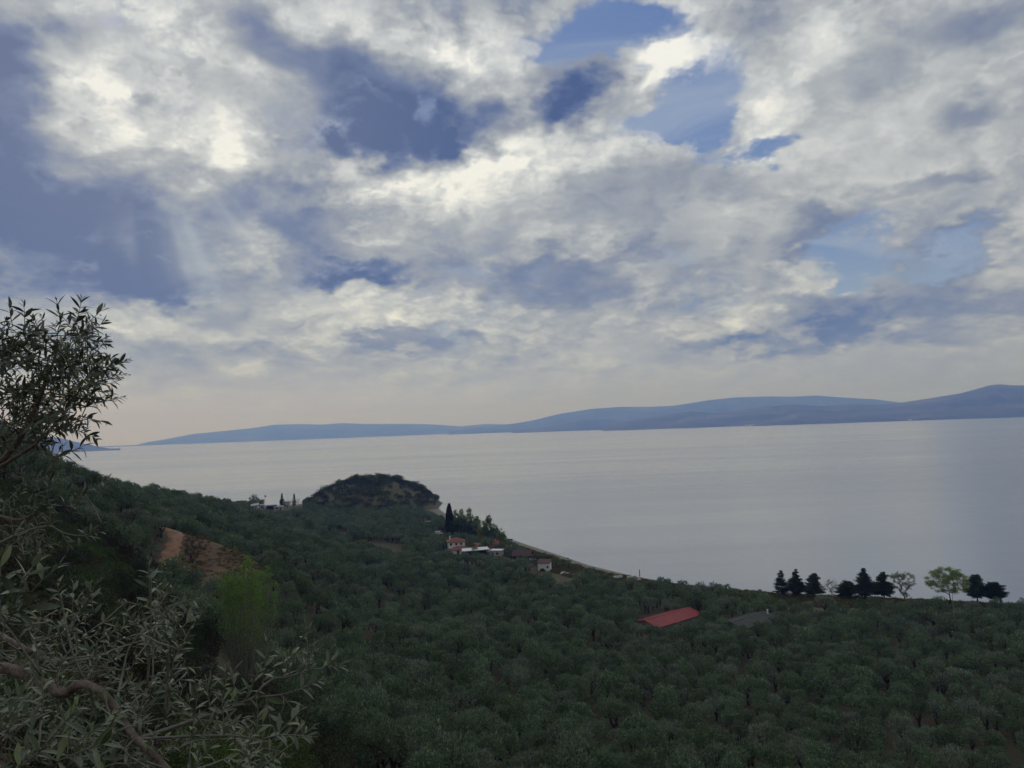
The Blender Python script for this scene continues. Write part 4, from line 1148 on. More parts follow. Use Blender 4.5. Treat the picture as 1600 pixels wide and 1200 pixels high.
def weeping_tree():
    """many thin upright stems, leaves thick at the top and thinning out downwards"""
    r = np.random.default_rng(97)
    p = hit(388, 1072, start=90); d = math.hypot(p.x, p.y)
    h, w = 188 * d / FPX, 98 * d / FPX
    o = empty('poplar_tree', p, 0, 'tall light green many-stemmed young poplar clump standing before the olive grove', 'tree')
    tr, P, A = [], [], []
    for i in range(64):
        a = r.uniform(0, 6.28); q_ = math.sqrt(r.random())
        tipr = q_ * w * 0.5
        hh = h * (1 - 0.20 * q_ ** 2) * r.uniform(0.84, 1.0)
        base = np.array([math.cos(a) * q_ * w * 0.13, math.sin(a) * q_ * w * 0.13, -0.3])
        tip = np.array([math.cos(a) * tipr, math.sin(a) * tipr, hh])
        t = np.linspace(0, 1, 9)
        pts = base + (tip - base) * np.stack([t ** 0.55, t ** 0.55, t], 1) + r.normal(size=(9, 3)) * 0.10
        tr.append(tube(pts, np.linspace(0.065, 0.02, 9) * r.uniform(0.7, 1.3), 5))
        for k in range(16):
            f = r.uniform(0.12, 1.0) ** 0.8
            c = np.array([np.interp(f, t, pts[:, j]) for j in range(3)])
            L = r.uniform(0.3, 0.9) * (1.15 - f * 0.5); b_ = r.uniform(0, 6.28)
            e = c + np.array([math.cos(b_) * L * 0.7, math.sin(b_) * L * 0.7, L * r.uniform(0.4, 1.0)])
            tr.append(tube([c, (c + e) / 2 + r.normal(size=3) * .05, e], [0.016, 0.011, 0.006], 3))
            n = int(24 * (0.10 + 1.0 * np.clip((f - 0.35) / 0.55, 0, 1) ** 1.3))
            u = r.random((n, 1)); P.append(c + (e - c) * u + r.normal(size=(n, 3)) * 0.16); A.append(r.normal(size=(n, 3)) + np.array([0, 0, 0.2]))
    link('trunk', mesh_np('trunk', *join(tr)), m_palebark, o)
    P, A = np.concatenate(P), np.concatenate(A)
    V, F = sprigs(P, A, r.uniform(0.12, 0.24, len(P)), r.uniform(0.08, 0.14, len(P)), r)
    link('crown', mesh_np('crown', V, F), m_fresh, o)
weeping_tree()

for i, (px_, py_, d_, w_, h_, lb) in enumerate([(250, 843, 266, 14, 13, 'greyish bush at the left edge of the clay path, farthest of three'), (247, 858, 246, 14, 12, 'greyish bush at the left edge of the clay path, middle of three'), (236, 876, 232, 18, 14, 'greyish bush at the left edge of the clay path, nearest of three'),
                                                 (412, 886, 244, 16, 9, 'low green bush at the right tip of the bare clay knoll')]):
    bushy(px_, py_, d_, w_, h_, lb, m_olive if i < 3 else m_green, 140 + i, 'bushes round the clay knoll', 'knoll_bush', per=130, leaf=(0.2, 0.42), wid=(0.09, 0.16), cat='bush')
# bare twiggy shrub on the clay
p = grounded(301, 885, 232)
broadleaf(p, size_at(p, 42), size_at(p, 38), 'dark leafless twiggy shrub standing on the bare clay beside the path', m_heath, m_redbark, 98, 'bare_shrub', None, 150, 14, (0.15, 0.3), (0.06, 0.1), 0.05, 'vase', 0.5)
# near shrubs at the lower middle: yellow-green with rusty young leaves and pale blossom
def near_shrub(px, py, d, w, h, label, mat, seed, leaf=(0.05, 0.10), per=900, name='shrub', extra=None):
    r = np.random.default_rng(seed); p = grounded(px, py, d)
    o = empty(name, p, 0, label, 'shrub')
    lobes = [(0, 0, h * .5, w * .36, h * .42)]
    for i in range(16):
        a = r.uniform(0, 6.28); e = r.uniform(-0.5, 1.4); s = r.uniform(0.12, 0.22)
        lobes.append((w * .4 * math.cos(a) * math.cos(e * .7), w * .4 * math.sin(a) * math.cos(e * .7), h * (.5 + .4 * math.sin(e)), w * s, w * s * r.uniform(0.8, 1.3)))
    V, F = lobed_crown(lobes, per, r, leaf, (leaf[0] * .5, leaf[1] * .6), 0.5)
    link('foliage', mesh_np('foliage', V, F), mat, o)
    tips = np.array([l[:3] for l in lobes[1:]])
    nodes, par, rad = branching((0, 0, -0.2), tips, r, 0.06)
    link('stem', mesh_np('stem', *limb_mesh(nodes, par, np.maximum(rad, 0.008), 4)), m_redbark, o)
    if extra:
        nm, m2, n2, (ox, oy, oz), sp2 = extra
        P = np.array([ox, oy, oz]) + r.normal(size=(n2, 3)) * np.array([sp2, sp2 * .6, sp2 * .55])
        V, F = sprigs(P, r.normal(size=(n2, 3)) + np.array([0, -0.4, 0.6]), r.uniform(0.05, 0.10, n2), r.uniform(0.04, 0.07, n2), r)
        link(nm, mesh_np(nm, V, F), m2, o)
    return o
near_shrub(415, 1235, 30, 3.6, 2.9, 'yellow-green shrub with rusty young leaves behind the lower olive twigs', m_green, 111, extra=('young_leaves', m_rust, 420, (-0.3, -1.1, 2.2), 0.42))
near_shrub(483, 1250, 24, 3.0, 2.4, 'dark green shrub with a spray of whitish blossom below the olive twigs', m_maquis, 112, extra=('blossom', m_blossom, 260, (-0.05, -0.9, 2.05), 0.22))
near_shrub(330, 1280, 22, 3.2, 2.4, 'olive-green shrub dotted with tiny pale flowers at the bottom edge', m_green, 113, extra=('blossom', m_blossom, 160, (0.2, -1.0, 1.8), 0.5))

# ------------------------------------------------------------------ buildings
m_white = plain('whitewashed_wall', (0.64, 0.63, 0.60), 0.85, var=0.08, scale=0.8)
m_grey = plain('pale_render', (0.36, 0.35, 0.33), 0.85, var=0.12, scale=0.8)
m_whiteroof = plain('white_sheet_roof', (0.62, 0.63, 0.62), 0.6, var=0.08, scale=0.5)
m_dark = plain('dark_timber', (0.035, 0.024, 0.02), 0.7, var=0.25, scale=2)
m_glass = plain('window_glass', (0.03, 0.035, 0.04), 0.15, var=0.1)
m_red = plain('red_sheet_roof', (0.23, 0.016, 0.018), 0.6, var=0.34, scale=0.45)
m_brownroof = plain('dark_red_roof', (0.062, 0.026, 0.022), 0.75, var=0.25, scale=0.8)
m_greyroof = plain('mossy_grey_roof', (0.048, 0.052, 0.042), 0.85, var=0.3, scale=0.6)
m_conc = plain('weathered_concrete', (0.20, 0.195, 0.18), 0.9, var=0.2, scale=0.8)
m_metal = plain('galvanised_metal', (0.30, 0.31, 0.32), 0.5, 0.6)
m_tyre = plain('black_rubber', (0.015, 0.015, 0.015), 0.8)
m_carwhite = plain('white_car_paint', (0.70, 0.70, 0.69), 0.3, var=0.03)
m_timber = plain('pole_timber', (0.10, 0.085, 0.07), 0.9, var=0.3, scale=2)
m_tiles, q, b = material('terracotta_tiles', 0.85)
oc = q.n('ShaderNodeTexCoord').outputs['Object']
q.put(b.inputs['Base Color'], q.ramp(q.noise(oc, 1.6, 5, 0.7, dim='3D'), [(0.3, (0.13, 0.042, 0.028, 1)), (0.7, (0.24, 0.082, 0.05, 1))]))

def solid(name, mat, parent, boxes=(), prisms=(), bevel=0.0):
    """boxes: (x0, x1, y0, y1, z0, z1); prisms: (verts, faces)"""
    bm = bmesh.new()
    for (x0, x1, y0, y1, z0, z1) in boxes:
        m = bmesh.ops.create_cube(bm, size=1.0)
        for v in m['verts']: v.co = Vector(((x0 + x1) / 2 + v.co.x * (x1 - x0), (y0 + y1) / 2 + v.co.y * (y1 - y0), (z0 + z1) / 2 + v.co.z * (z1 - z0)))
    for vs, fs in prisms:
        vv = [bm.verts.new(v) for v in vs]
        for f in fs: bm.faces.new([vv[i] for i in f])
    bmesh.ops.recalc_face_normals(bm, faces=bm.faces)
    if bevel: bmesh.ops.bevel(bm, geom=list(bm.edges), offset=bevel, segments=1, affect='EDGES')
    me = bpy.data.meshes.new(name); bm.to_mesh(me); bm.free()
    return link(name, me, mat, parent)

def slab_poly(low, th):
    """a sheet of that thickness standing on a polygon of 3 or 4 corners"""
    n = len(low); low = [Vector(v) for v in low]
    nrm = (low[1] - low[0]).cross(low[2] - low[0]).normalized()
    if nrm.z < 0: nrm = -nrm
    hi = [v + nrm * th for v in low]
    fs = [tuple(range(n)), tuple(range(n, 2 * n))] + [(i, (i + 1) % n, n + (i + 1) % n, n + i) for i in range(n)]
    return low + hi, fs

def gable(L, W, z0, z1, over=0.4, th=0.14):
    """two sheets, ridge along x"""
    a, b_ = L / 2 + over, W / 2 + over; zo = z0 - over * (z1 - z0) / (W / 2)
    return [slab_poly([(-a, -b_, zo), (a, -b_, zo), (a, -0.02, z1), (-a, -0.02, z1)], th), slab_poly([(-a, b_, zo), (a, b_, zo), (a, 0.02, z1), (-a, 0.02, z1)], th)]
def hip(L, W, z0, z1, over=0.4):
    a, b_ = L / 2 + over, W / 2 + over; k = max(0.0, a - b_)
    v = [(-a, -b_, z0), (a, -b_, z0), (a, b_, z0), (-a, b_, z0), (-k, 0, z1), (k, 0, z1), (-a, -b_, z0 - .15), (a, -b_, z0 - .15), (a, b_, z0 - .15), (-a, b_, z0 - .15)]
    f = [(0, 1, 5, 4), (1, 2, 5), (2, 3, 4, 5), (3, 0, 4), (6, 7, 8, 9), (0, 1, 7, 6), (1, 2, 8, 7), (2, 3, 9, 8), (3, 0, 6, 9)]
    return (v, f)
def gable_walls(L, W, h, z1):
    v = [(-L / 2, -W / 2, -1), (L / 2, -W / 2, -1), (L / 2, W / 2, -1), (-L / 2, W / 2, -1), (-L / 2, -W / 2, h), (L / 2, -W / 2, h), (L / 2, W / 2, h), (-L / 2, W / 2, h), (-L / 2, 0, z1 - .03), (L / 2, 0, z1 - .03)]
    f = [(0, 1, 2, 3), (0, 1, 5, 4), (2, 3, 7, 6), (1, 2, 6, 9, 5), (3, 0, 4, 8, 7), (4, 5, 9, 8), (6, 7, 8, 9)]
    return (v, f)
def opening(name, parent, mat, x0, x1, z0, z1, yface, frame=m_white):
    """window or door proud of a wall that faces -y"""
    o = solid(name, mat, parent, [(x0, x1, yface - 0.05, yface + 0.10, z0, z1)])
    solid('frame', m_dark, o, [(x0 - .08, x0, yface - .08, yface + .08, z0 - .08, z1 + .08), (x1, x1 + .08, yface - .08, yface + .08, z0 - .08, z1 + .08), (x0, x1, yface - .08, yface + .08, z1, z1 + .08), (x0, x1, yface - .08, yface + .08, z0 - .08, z0)])
    return o
def face_cam(p, extra=0.0): return -math.atan2(p.x, p.y) + extra

# long red-roofed barn and grey barn in the grove
def barn(ax, ay, ad, bx, by, bd, W, eave, rise, label, roof_mat, wall_mat, name):
    A, B = at(ax, ay, ad), at(bx, by, bd)           # ends of the ridge
    c = (A + B) / 2; L = (B.xy - A.xy).length; ang = math.atan2(B.y - A.y, B.x - A.x)
    g0 = float(ground(c.x, c.y)); ridge = c.z
    o = empty(name, (c.x, c.y, g0), ang, label, 'barn')
    z1 = ridge - g0
    solid('wall', wall_mat, o, prisms=[gable_walls(L - .8, W, z1 - rise, z1)])
    rf = solid('roof', roof_mat, o, prisms=gable(L - .8, W, z1 - rise, z1, 0.5))
    # corrugation ribs and overlaps of the sheets
    n = int(L / 0.95); ribs = []
    sl = rise / (W / 2)
    for i in range(n + 1):
        x = -L / 2 + 0.1 + i * (L - .2) / n
        for s_ in (-1, 1):
            y1 = s_ * (W / 2 + .5); ribs.append(slab_poly([(x - .06, y1, z1 - rise - .5 * sl + .14), (x + .06, y1, z1 - rise - .5 * sl + .14), (x + .06, s_ * .03, z1 + .14), (x - .06, s_ * .03, z1 + .14)], 0.05))
    solid('rib', roof_mat, rf, prisms=ribs)['kind'] = 'stuff'
    solid('ridge_cap', roof_mat, rf, [(-L / 2, L / 2, -.22, .22, z1 + .12, z1 + .22)])
    return o, L, z1
barn(1007, 971, 278, 1078, 948, 298, 11.5, 3.4, 1.45, 'long low barn with a bright red sheet roof in the olive grove', m_red, m_conc, 'barn')
o, L, z1 = barn(1142, 972, 271, 1197, 957, 288, 10.5, 3.0, 1.1, 'low barn with a mossy grey roof right of the red-roofed barn', m_greyroof, m_conc, 'barn')
solid('vent_pipe', m_whiteroof, o, [(L / 2 - 1.9, L / 2 - 1.55, -1.9, -1.55, z1 - .3, z1 + 1.25), (L / 2 - 2.0, L / 2 - 1.45, -2.0, -1.45, z1 + 1.25, z1 + 1.38)])

# hamlet by the beach
def villa():
    p = grounded(714, 868, 468)
    o = empty('house', p, face_cam(p, 0.12), 'two-storey white house with terracotta roofs, tallest of the hamlet', 'house')
    solid('wall', m_white, o, [(-5.0, 5.0, 0, 8, -1, 6.6)])
    r1 = solid('roof', m_tiles, o, prisms=[([(x_, y_ + 4, z_) for x_, y_, z_ in hip(10, 8, 6.6, 8.7, 0.7)[0]], hip(10, 8, 6.6, 8.7, 0.7)[1])])
    ch = solid('chimney', m_white, r1, [(-3.9, -3.1, 3.0, 3.8, 7.2, 9.6), (-4.0, -3.0, 2.9, 3.9, 9.6, 9.8)])
    for x_ in (-3.4, -0.2, 2.7): opening('window', o, m_glass, x_ - .5, x_ + .5, 4.6, 5.9, 0)
    solid('porch_wall', m_white, o, [(-3.4, 7.0, -6, -0.01, -1, 2.6)])
    v, f = hip(10.4, 6, 2.6, 4.5, 0.6); solid('porch_roof', m_tiles, o, prisms=[([(x_ + 1.8, y_ - 3.0, z_) for x_, y_, z_ in v], f)])
    opening('door', o, m_dark, -0.6, 0.6, 0, 2.1, -6.0); opening('window', o, m_glass, 2.6, 4.0, 0.9, 2.1, -6.0)
villa()
def pavilion():
    p = grounded(743, 874, 455)
    o = empty('pavilion', p, face_cam(p, 0.16), 'open shelter with a flat white sheet roof in front of the villa', 'shelter')
    solid('roof', m_whiteroof, o, prisms=[slab_poly([(-8.4, -3.4, 3.3), (8.0, -2.4, 3.3), (8.0, 4.4, 3.9), (-7.4, 3.4, 3.9)], 0.22)])
    for x_ in (-7, -2.5, 2.5, 7.0):
        for y_ in (-2.0, 3.0): solid('post', m_dark, o, [(x_ - .12, x_ + .12, y_ - .12, y_ + .12, -1, 3.36)])
    solid('back_wall', m_dark, o, [(-7.2, 7.2, 3.14, 3.3, -1, 3.2)])
    solid('counter', m_grey, o, [(-1.6, 0.2, -1.2, -.4, -.5, 1.5)])
pavilion()
def red_house():
    p = grounded(768, 868, 474)
    o = empty('house', p, face_cam(p, -0.1), 'low white house under a terracotta gable with a solar water heater', 'house')
    L, W = 9.5, 9.0
    v, f = gable_walls(W, L, 3.2, 5.9)
    rotz = lambda pts: [(y_, -x_, z_) for x_, y_, z_ in pts]
    solid('wall', m_white, o, prisms=[(v, f)])
    rf = solid('roof', m_tiles, o, prisms=gable(W, L, 3.2, 5.9, 0.6))
    solid('water_heater', m_whiteroof, rf, [(-2.3, -0.6, -1.6, -.9, 5.75, 6.45)], prisms=[slab_poly([(-2.3, -2.9, 4.5), (-.6, -2.9, 4.5), (-.6, -1.5, 6.2), (-2.3, -1.5, 6.2)], 0.1)])
    solid('chimney', m_white, rf, [(2.2, 2.8, .8, 1.4, 4.6, 6.6)])
    opening('window', o, m_glass, -2.6, -1.4, 1.0, 2.3, -L / 2); opening('door', o, m_dark, 0.5, 1.5, 0, 2.2, -L / 2)
    solid('side_wing', m_white, o, [(-11.2, -4.76, -2.6, 3.0, -1, 2.6)])
    solid('side_roof', m_tiles, o, prisms=[slab_poly([(-11.7, -3.2, 2.7), (-4.78, -3.2, 2.7), (-4.78, 3.4, 4.3), (-11.7, 3.4, 4.3)], 0.15)])
red_house()
def grey_box():
    p = grounded(776, 871, 456)
    o = empty('outbuilding', p, face_cam(p, -0.35), 'plain pale grey flat-roofed block in front of the terracotta gable', 'outbuilding')
    solid('wall', m_grey, o, [(-3.4, 3.4, -2, 3.5, -1, 3.3)])
    solid('roof', m_whiteroof, o, [(-3.7, 3.7, -2.3, 3.8, 3.31, 3.5)])
    opening('door', o, m_dark, -2.2, -1.2, 0, 2.1, -2.0); opening('window', o, m_glass, 0.6, 1.9, 1.1, 2.2, -2.0)
grey_box()
def row_house():
    p = grounded(788, 868, 470)
    o = empty('house', p, face_cam(p, -0.2), 'low row of rooms under patched terracotta roofs towards the beach', 'house')
    solid('wall', m_white, o, [(-4.6, 4.8, -2.2, 2.6, -1, 2.5)])
    solid('roof', m_tiles, o, prisms=gable(9.4, 5.4, 2.5, 3.9, 0.4))
    opening('window', o, m_glass, -3, -2, 1, 2, -2.2); opening('window', o, m_glass, 1.6, 2.6, 1, 2, -2.2); opening('door', o, m_dark, -.6, .4, 0, 2.05, -2.2)
row_house()
def tavern():
    p = grounded(817, 876, 440)
    o = empty('tavern', p, face_cam(p, -0.18), 'dark timber pavilion with a dark red gable roof nearest the beach', 'pavilion')
    solid('wall', m_dark, o, prisms=[gable_walls(9.4, 6.4, 2.9, 4.9)])
    solid('roof', m_brownroof, o, prisms=gable(9.4, 6.4, 2.9, 4.9, 0.9))
    for x_ in (-4.9, -1.7, 1.7, 4.9): solid('post', m_dark, o, [(x_ - .12, x_ + .12, -4.0, -3.76, -1, 2.5)])
    for x_ in (-3.1, 0.0, 3.1): opening('window', o, m_glass, x_ - .8, x_ + .8, 0.9, 2.2, -3.2)
tavern()
def cottage():
    p = grounded(850, 899, 398)
    o = empty('cottage', p, face_cam(p, -0.25), 'little white cottage with a dark brown roof and an arched dark opening', 'cottage')
    solid('wall', m_white, o, [(-3.1, 3.1, 0, 4.2, -1.2, 3.9)])
    solid('roof', m_brownroof, o, prisms=[slab_poly([(-3.5, -.4, 3.92), (3.5, -.4, 3.92), (3.5, 4.6, 5.3), (-3.5, 4.6, 5.3)], 0.15)])
    ar = [(-2.2 + 3.0 * t_, -0.06, 0.55 + 0.85 * math.sin(t_ * math.pi)) for t_ in np.linspace(0, 1, 9)]
    vs = [(-2.2, -.06, -.6)] + ar + [(0.8, -.06, -.6)]; vs2 = [(x_, .05, z_) for x_, _, z_ in vs]; n = len(vs)
    solid('archway', m_dark, o, prisms=[(vs + vs2, [tuple(range(n)), tuple(range(n, 2 * n))] + [(i, (i + 1) % n, n + (i + 1) % n, n + i) for i in range(n)])])
    opening('window', o, m_glass, 1.7, 2.4, 1.6, 2.5, 0)
cottage()
m_duskroof = plain('weathered_pale_roof', (0.34, 0.34, 0.33), 0.7, var=0.15, scale=0.5)
# seaside buildings on the isthmus
def seaside(px, py, d, boxes, roof, label, wall, roofm, name='seaside_building', post=False):
    p = grounded(px, py, d); o = empty(name, p, face_cam(p), label, 'building')
    solid('wall', wall, o, boxes); solid('roof', roofm, o, prisms=[slab_poly(roof, 0.25)])
    x0, x1, y0 = boxes[0][0], boxes[0][1], boxes[0][2]
    opening('window', o, m_glass, x0 + (x1 - x0) * .2, x0 + (x1 - x0) * .42, 1.0, 2.3, y0); opening('door', o, m_dark, x0 + (x1 - x0) * .6, x0 + (x1 - x0) * .75, 0, 2.2, y0)
seaside(398, 801, 742, [(-3.2, 3.0, 0, 5, -1, 3.0)], [(-4.2, -1, 2.6), (3.8, -1, 3.6), (4.0, 6, 5.0), (-3.0, 6, 4.0)], 'seaside building with a tilted white roof, first from the left', m_grey, m_duskroof)
seaside(410, 801, 746, [(-2, 2, 0, 4, -1, 3.6)], [(-2.3, -.3, 3.62), (2.3, -.3, 3.62), (2.3, 4.3, 3.8), (-2.3, 4.3, 3.8)], 'small square white seaside block behind the tilted white roof', m_grey, m_duskroof)
seaside(424, 803, 738, [(-4.2, 4.2, 2, 6, -1, 3.2)], [(-5.0, -2, 3.3), (5.0, -2, 3.3), (5.0, 6.4, 3.6), (-5.0, 6.4, 3.6)], 'dark open-fronted seaside bar under a flat dark roof', m_dark, m_dark)
seaside(436, 803, 735, [(-4.4, 4.0, 0, 5, -1, 3.0)], [(-4.8, -.4, 3.02), (4.4, -.4, 3.02), (4.4, 5.4, 3.25), (-4.8, 5.4, 3.25)], 'long white seaside building left of the dark pointed conifer', m_grey, m_duskroof)
seaside(448, 800, 770, [(-3, 3, 0, 5, -1, 5.4)], [(-3.3, -.4, 5.42), (3.3, -.4, 5.42), (3.3, 5.4, 5.7), (-3.3, 5.4, 5.7)], 'taller pale seaside house right of the dark pointed conifer', m_grey, m_duskroof)
# a far village, a few pale dots on the shore across the gulf
for i, (px_, py_, w_, lb) in enumerate([(1166, 662.8, 26, 'tiny pale house across the gulf, first from the left of the far village'), (1172, 662.3, 40, 'longest tiny white building of the far village across the gulf'), (1177, 662.2, 22, 'tiny white house right of the longest building of the far village'),
                                        (1182, 662.0, 30, 'tiny pale house at the right end of the far village across the gulf'), (1422, 652.5, 34, 'lone tiny pale building on the far right shore across the gulf')]):
    p = at(px_, py_, 9400 if px_ > 1400 else 10000); p.z = 0
    o = empty('far_house', p, face_cam(p), lb, 'house', 'pale houses of the far village')
    solid('wall', m_white, o, [(-w_ / 2, w_ / 2, 0, 14, -2, 20)]); solid('roof', m_tiles, o, prisms=[([(x_, y_ + 7, z_) for x_, y_, z_ in hip(w_, 14, 20, 25, 1)[0]], hip(w_, 14, 20, 25, 1)[1])])
# open shelter on the right shore
def shelter():
    p = grounded(1457, 947, 302)
    o = empty('shelter', p, face_cam(p, 0.08), 'open shelter with a flat dark roof on thin posts beside the yellow-green tree', 'shelter')
    solid('roof', m_dark, o, prisms=[slab_poly([(-3.9, -2.6, 3.5), (3.3, -2.6, 3.3), (3.3, 2.6, 4.1), (-3.9, 2.6, 4.3)], 0.18)])
    for x_ in (-3.3, -1.2, 2.7):
        for y_ in (-2.1, 2.1): solid('post', m_timber, o, [(x_ - .09, x_ + .09, y_ - .09, y_ + .09, -.6, 3.75)])
    solid('cabin', m_dark, o, [(-1.9, 0.6, -1.2, 1.2, -.4, 1.9)], bevel=0.25)
shelter()

# ------------------------------------------------------------------ poles
def pole(px, py_base, h_px, d, label, arm=0, group=None, name='utility_pole', lamp=False, rad=0.15, turn=0.3):
    p = grounded(px, py_base, d); h = h_px * d / FPX
    if py_base is not None: h += max(0.0, at(px, py_base, d).z - p.z)
    o = empty(name, p, turn, label, 'pole', group)
    link('shaft', mesh_np('shaft', *tube([(0, 0, -.5), (0, 0, h * .5), (0, 0, h)], [rad, rad * .85, rad * .65], 8)), m_timber if not lamp else m_metal, o)
    if arm:
        solid('crossarm', m_timber, o, [(-arm, arm, -.09, .09, h - .75, h - .55)])
        for x_ in (-arm * .9, 0, arm * .9): solid('insulator', m_whiteroof, o, [(x_ - .07, x_ + .07, -.07, .07, h - .55, h - .25)])
    if lamp: solid('lamp_head', m_whiteroof, o, [(-.28, .28, -.28, .28, h, h + .4)], bevel=0.12)
    return o
pole(293, 783, 13.5, 412, 'utility pole with a crossarm standing out against the sea on the left ridge', 1.5, rad=0.2)
pole(509.5, 832, 22, 552, 'pale utility pole with a low crossarm by the lane', 0, rad=0.2)
o = bpy.data.objects['utility_pole.001']; solid('crossarm', m_metal, o, [(-3.0, 1.0, -.1, .1, 4.0, 4.35)])
pole(542, 842, 10, 500, 'short pole by the lane right of the pole with the low crossarm', 0)
pole(554.5, 838, 22, 530, 'thin dark pole rising from the trees beyond the lane', 0, rad=0.12)
pole(611, 863, 13, 468, 'pole midway along the lane in the grove', 0)
pole(706.5, 882, 17, 425, 'slender pole in front of the two-storey white house', 0)
pole(840, 899, 19, 396, 'pole at the left corner of the little white cottage', 0, rad=0.13)
pole(1000, 908, 15.5, 374, 'lone short pole on the grassy beach edge', 0, rad=0.25)
pole(1219, 930, 18, 336, 'thin pole standing among the leftmost shore conifers', 0, rad=0.12)
pole(1490.5, 962, 37, 282, 'tall thin lamp post with a white head in front of the yellow-green tree', 0, name='lamp_post', lamp=True, rad=0.11)
p = grounded(414, 802, 760); o = empty('flagpole', p, 0.2, 'flagpole with a small dark flag above the seaside buildings', 'flagpole')
link('shaft', mesh_np('shaft', *tube([(0, 0, -.4), (0, 0, 12.5)], [.14, .08], 6)), m_metal, o)
solid('flag', m_dark, o, prisms=[slab_poly([(0.1, 0, 10.6), (0.1, 0.02, 12.3), (1.2, .15, 12.0), (1.2, .13, 10.5)], 0.03)])
# marker on the headland top
p = Vector((at(567, 748, 792).x, HY, 0)); p.z = float(hill_height(p.x, p.y)) - 0.6
o = empty('survey_pillar', p, 0, 'small dark pillar standing on the grassy headland top', 'pillar')
solid('shaft', m_conc, o, [(-.6, .6, -.6, .6, -.4, 2.6)], bevel=.1); solid('cap', m_dark, o, [(-.75, .75, -.75, .75, 2.6, 3.1)], bevel=.1)

# ------------------------------------------------------------------ vehicles
def car(px, py, d, label, turn, van=False, mat=None, group=None):
    p = grounded(px, py, d)
    o = empty('van' if van else 'car', p, turn, label, 'van' if van else 'car', group)
    L, W, H = (5.6, 2.05, 2.5) if van else (4.3, 1.8, 1.48)
    if van: prof = [(-L / 2, .35), (-L / 2, H), (L * .18, H), (L * .30, H * .92), (L * .36, 1.25), (L / 2 - .1, 1.1), (L / 2, .7), (L / 2, .35)]
    else: prof = [(-L / 2, .35), (-L / 2, .92), (-L * .42, 1.0), (-L * .30, H), (L * .06, H), (L * .22, .98), (L * .46, .84), (L / 2, .6), (L / 2, .35)]
    n = len(prof); vs = [(x_, -W / 2, z_) for x_, z_ in prof] + [(x_, W / 2, z_) for x_, z_ in prof]
    solid('body', mat or m_carwhite, o, prisms=[(vs, [tuple(range(n)), tuple(range(n, 2 * n))] + [(i, (i + 1) % n, n + (i + 1) % n, n + i) for i in range(n)])], bevel=0.07)
    zt = H - .15; zb = 1.0 if not van else 1.45
    for s_ in (-1, 1): solid('side_window', m_glass, o, [(-L * .27 if not van else L * .12, L * .05 if not van else L * .27, s_ * W / 2 - .02, s_ * W / 2 + .02, zb + .05, zt - .05)])
    for x_ in (-L * .31, L * .31):
        for s_ in (-1, 1):
            t_ = np.linspace(0, 2 * math.pi, 15)[:-1]
            w_ = link('wheel', mesh_np('wheel', *tube([(x_, s_ * W / 2 - .12, .33), (x_, s_ * W / 2 + .06, .33)], [.33, .33], 12)), m_tyre, o)
            link('rim', mesh_np('rim', *tube([(x_, s_ * W / 2, .33), (x_, s_ * (W / 2 + .02) + s_ * .06, .33)], [.2, .2], 10)), m_metal, w_)
    return o
car(666, 817, 618, 'white van parked at the right foot of the headland hill', 2.9, True)
car(686, 836, 560, 'white van in the olives left of the tall cypress', 0.4, True)
car(883, 911, 388, 'grey car half hidden by olives below the beach', 0.25, mat=m_metal)
car(1484, 962, 286, 'white van half hidden among olives under the lamp post', 1.2, True)

# small works at the beach edge
def crate_wall(px, py, d, L, h, label, mat, turn=0.0, name='garden_wall', cat='wall'):
    p = grounded(px, py, d); o = empty(name, p, face_cam(p, turn), label, cat)
    solid('wall_body', mat, o, [(-L / 2, L / 2, -.15, .15, -.6, h)], bevel=.04); solid('coping', mat, o, [(-L / 2 - .05, L / 2 + .05, -.22, .22, h + .003, h + .12)])
crate_wall(966, 914, 376, 4.5, 1.5, 'short white wall at the grove edge, first from the left', m_white, 0.3)
crate_wall(985, 915, 374, 3.0, 1.6, 'short white wall at the grove edge, between two others', m_white, 0.3)
crate_wall(996, 918, 370, 3.6, 1.9, 'short white wall at the grove edge, last to the right', m_white, 0.3)
crate_wall(1446, 958, 290, 6.0, 1.8, 'low pale wall half buried in olives below the open shelter', m_grey, 0.5)
crate_wall(1552, 962, 288, 4.0, 1.3, 'short pale wall in the olives below the last pines', m_grey, -0.2)
crate_wall(838, 872, 432, 9, 1.0, 'low white wall beside the beach garden', m_white, -0.4)
p = grounded(795, 851, 520)
def boat(px, py, d, label, turn):
    p = grounded(px, py, d); p.z = max(p.z, 0.2); o = empty('rowing_boat', p, turn, label, 'boat')
    st = np.linspace(-1, 1, 9); V = []; 
    for t_ in st:
        w_ = 0.8 * (1 - max(t_, -0.6 if t_ < 0 else t_) ** 2 * (1 if t_ > 0 else .3)) ** .6 if t_ < 1 else 0.03
        z_ = 0.75 + 0.3 * t_ * t_
        V += [(t_ * 2.4, -w_, z_), (t_ * 2.2, -w_ * .5, .1), (t_ * 2.2, w_ * .5, .1), (t_ * 2.4, w_, z_)]
    F = [(i * 4 + k, i * 4 + k + 1, i * 4 + k + 5, i * 4 + k + 4) for i in range(8) for k in range(3)]
    h_ = link('hull', mesh_np('hull', np.array(V), np.array(F)), m_dark, o); md = h_.modifiers.new('thick', 'SOLIDIFY'); md.thickness = 0.06
    for x_ in (-.9, .5): solid('thwart', m_timber, o, [(x_ - .14, x_ + .14, -.62, .62, .5, .56)])
boat(796, 846, 520, 'dark boat drawn up on the grey beach behind the pale trees', 0.3)
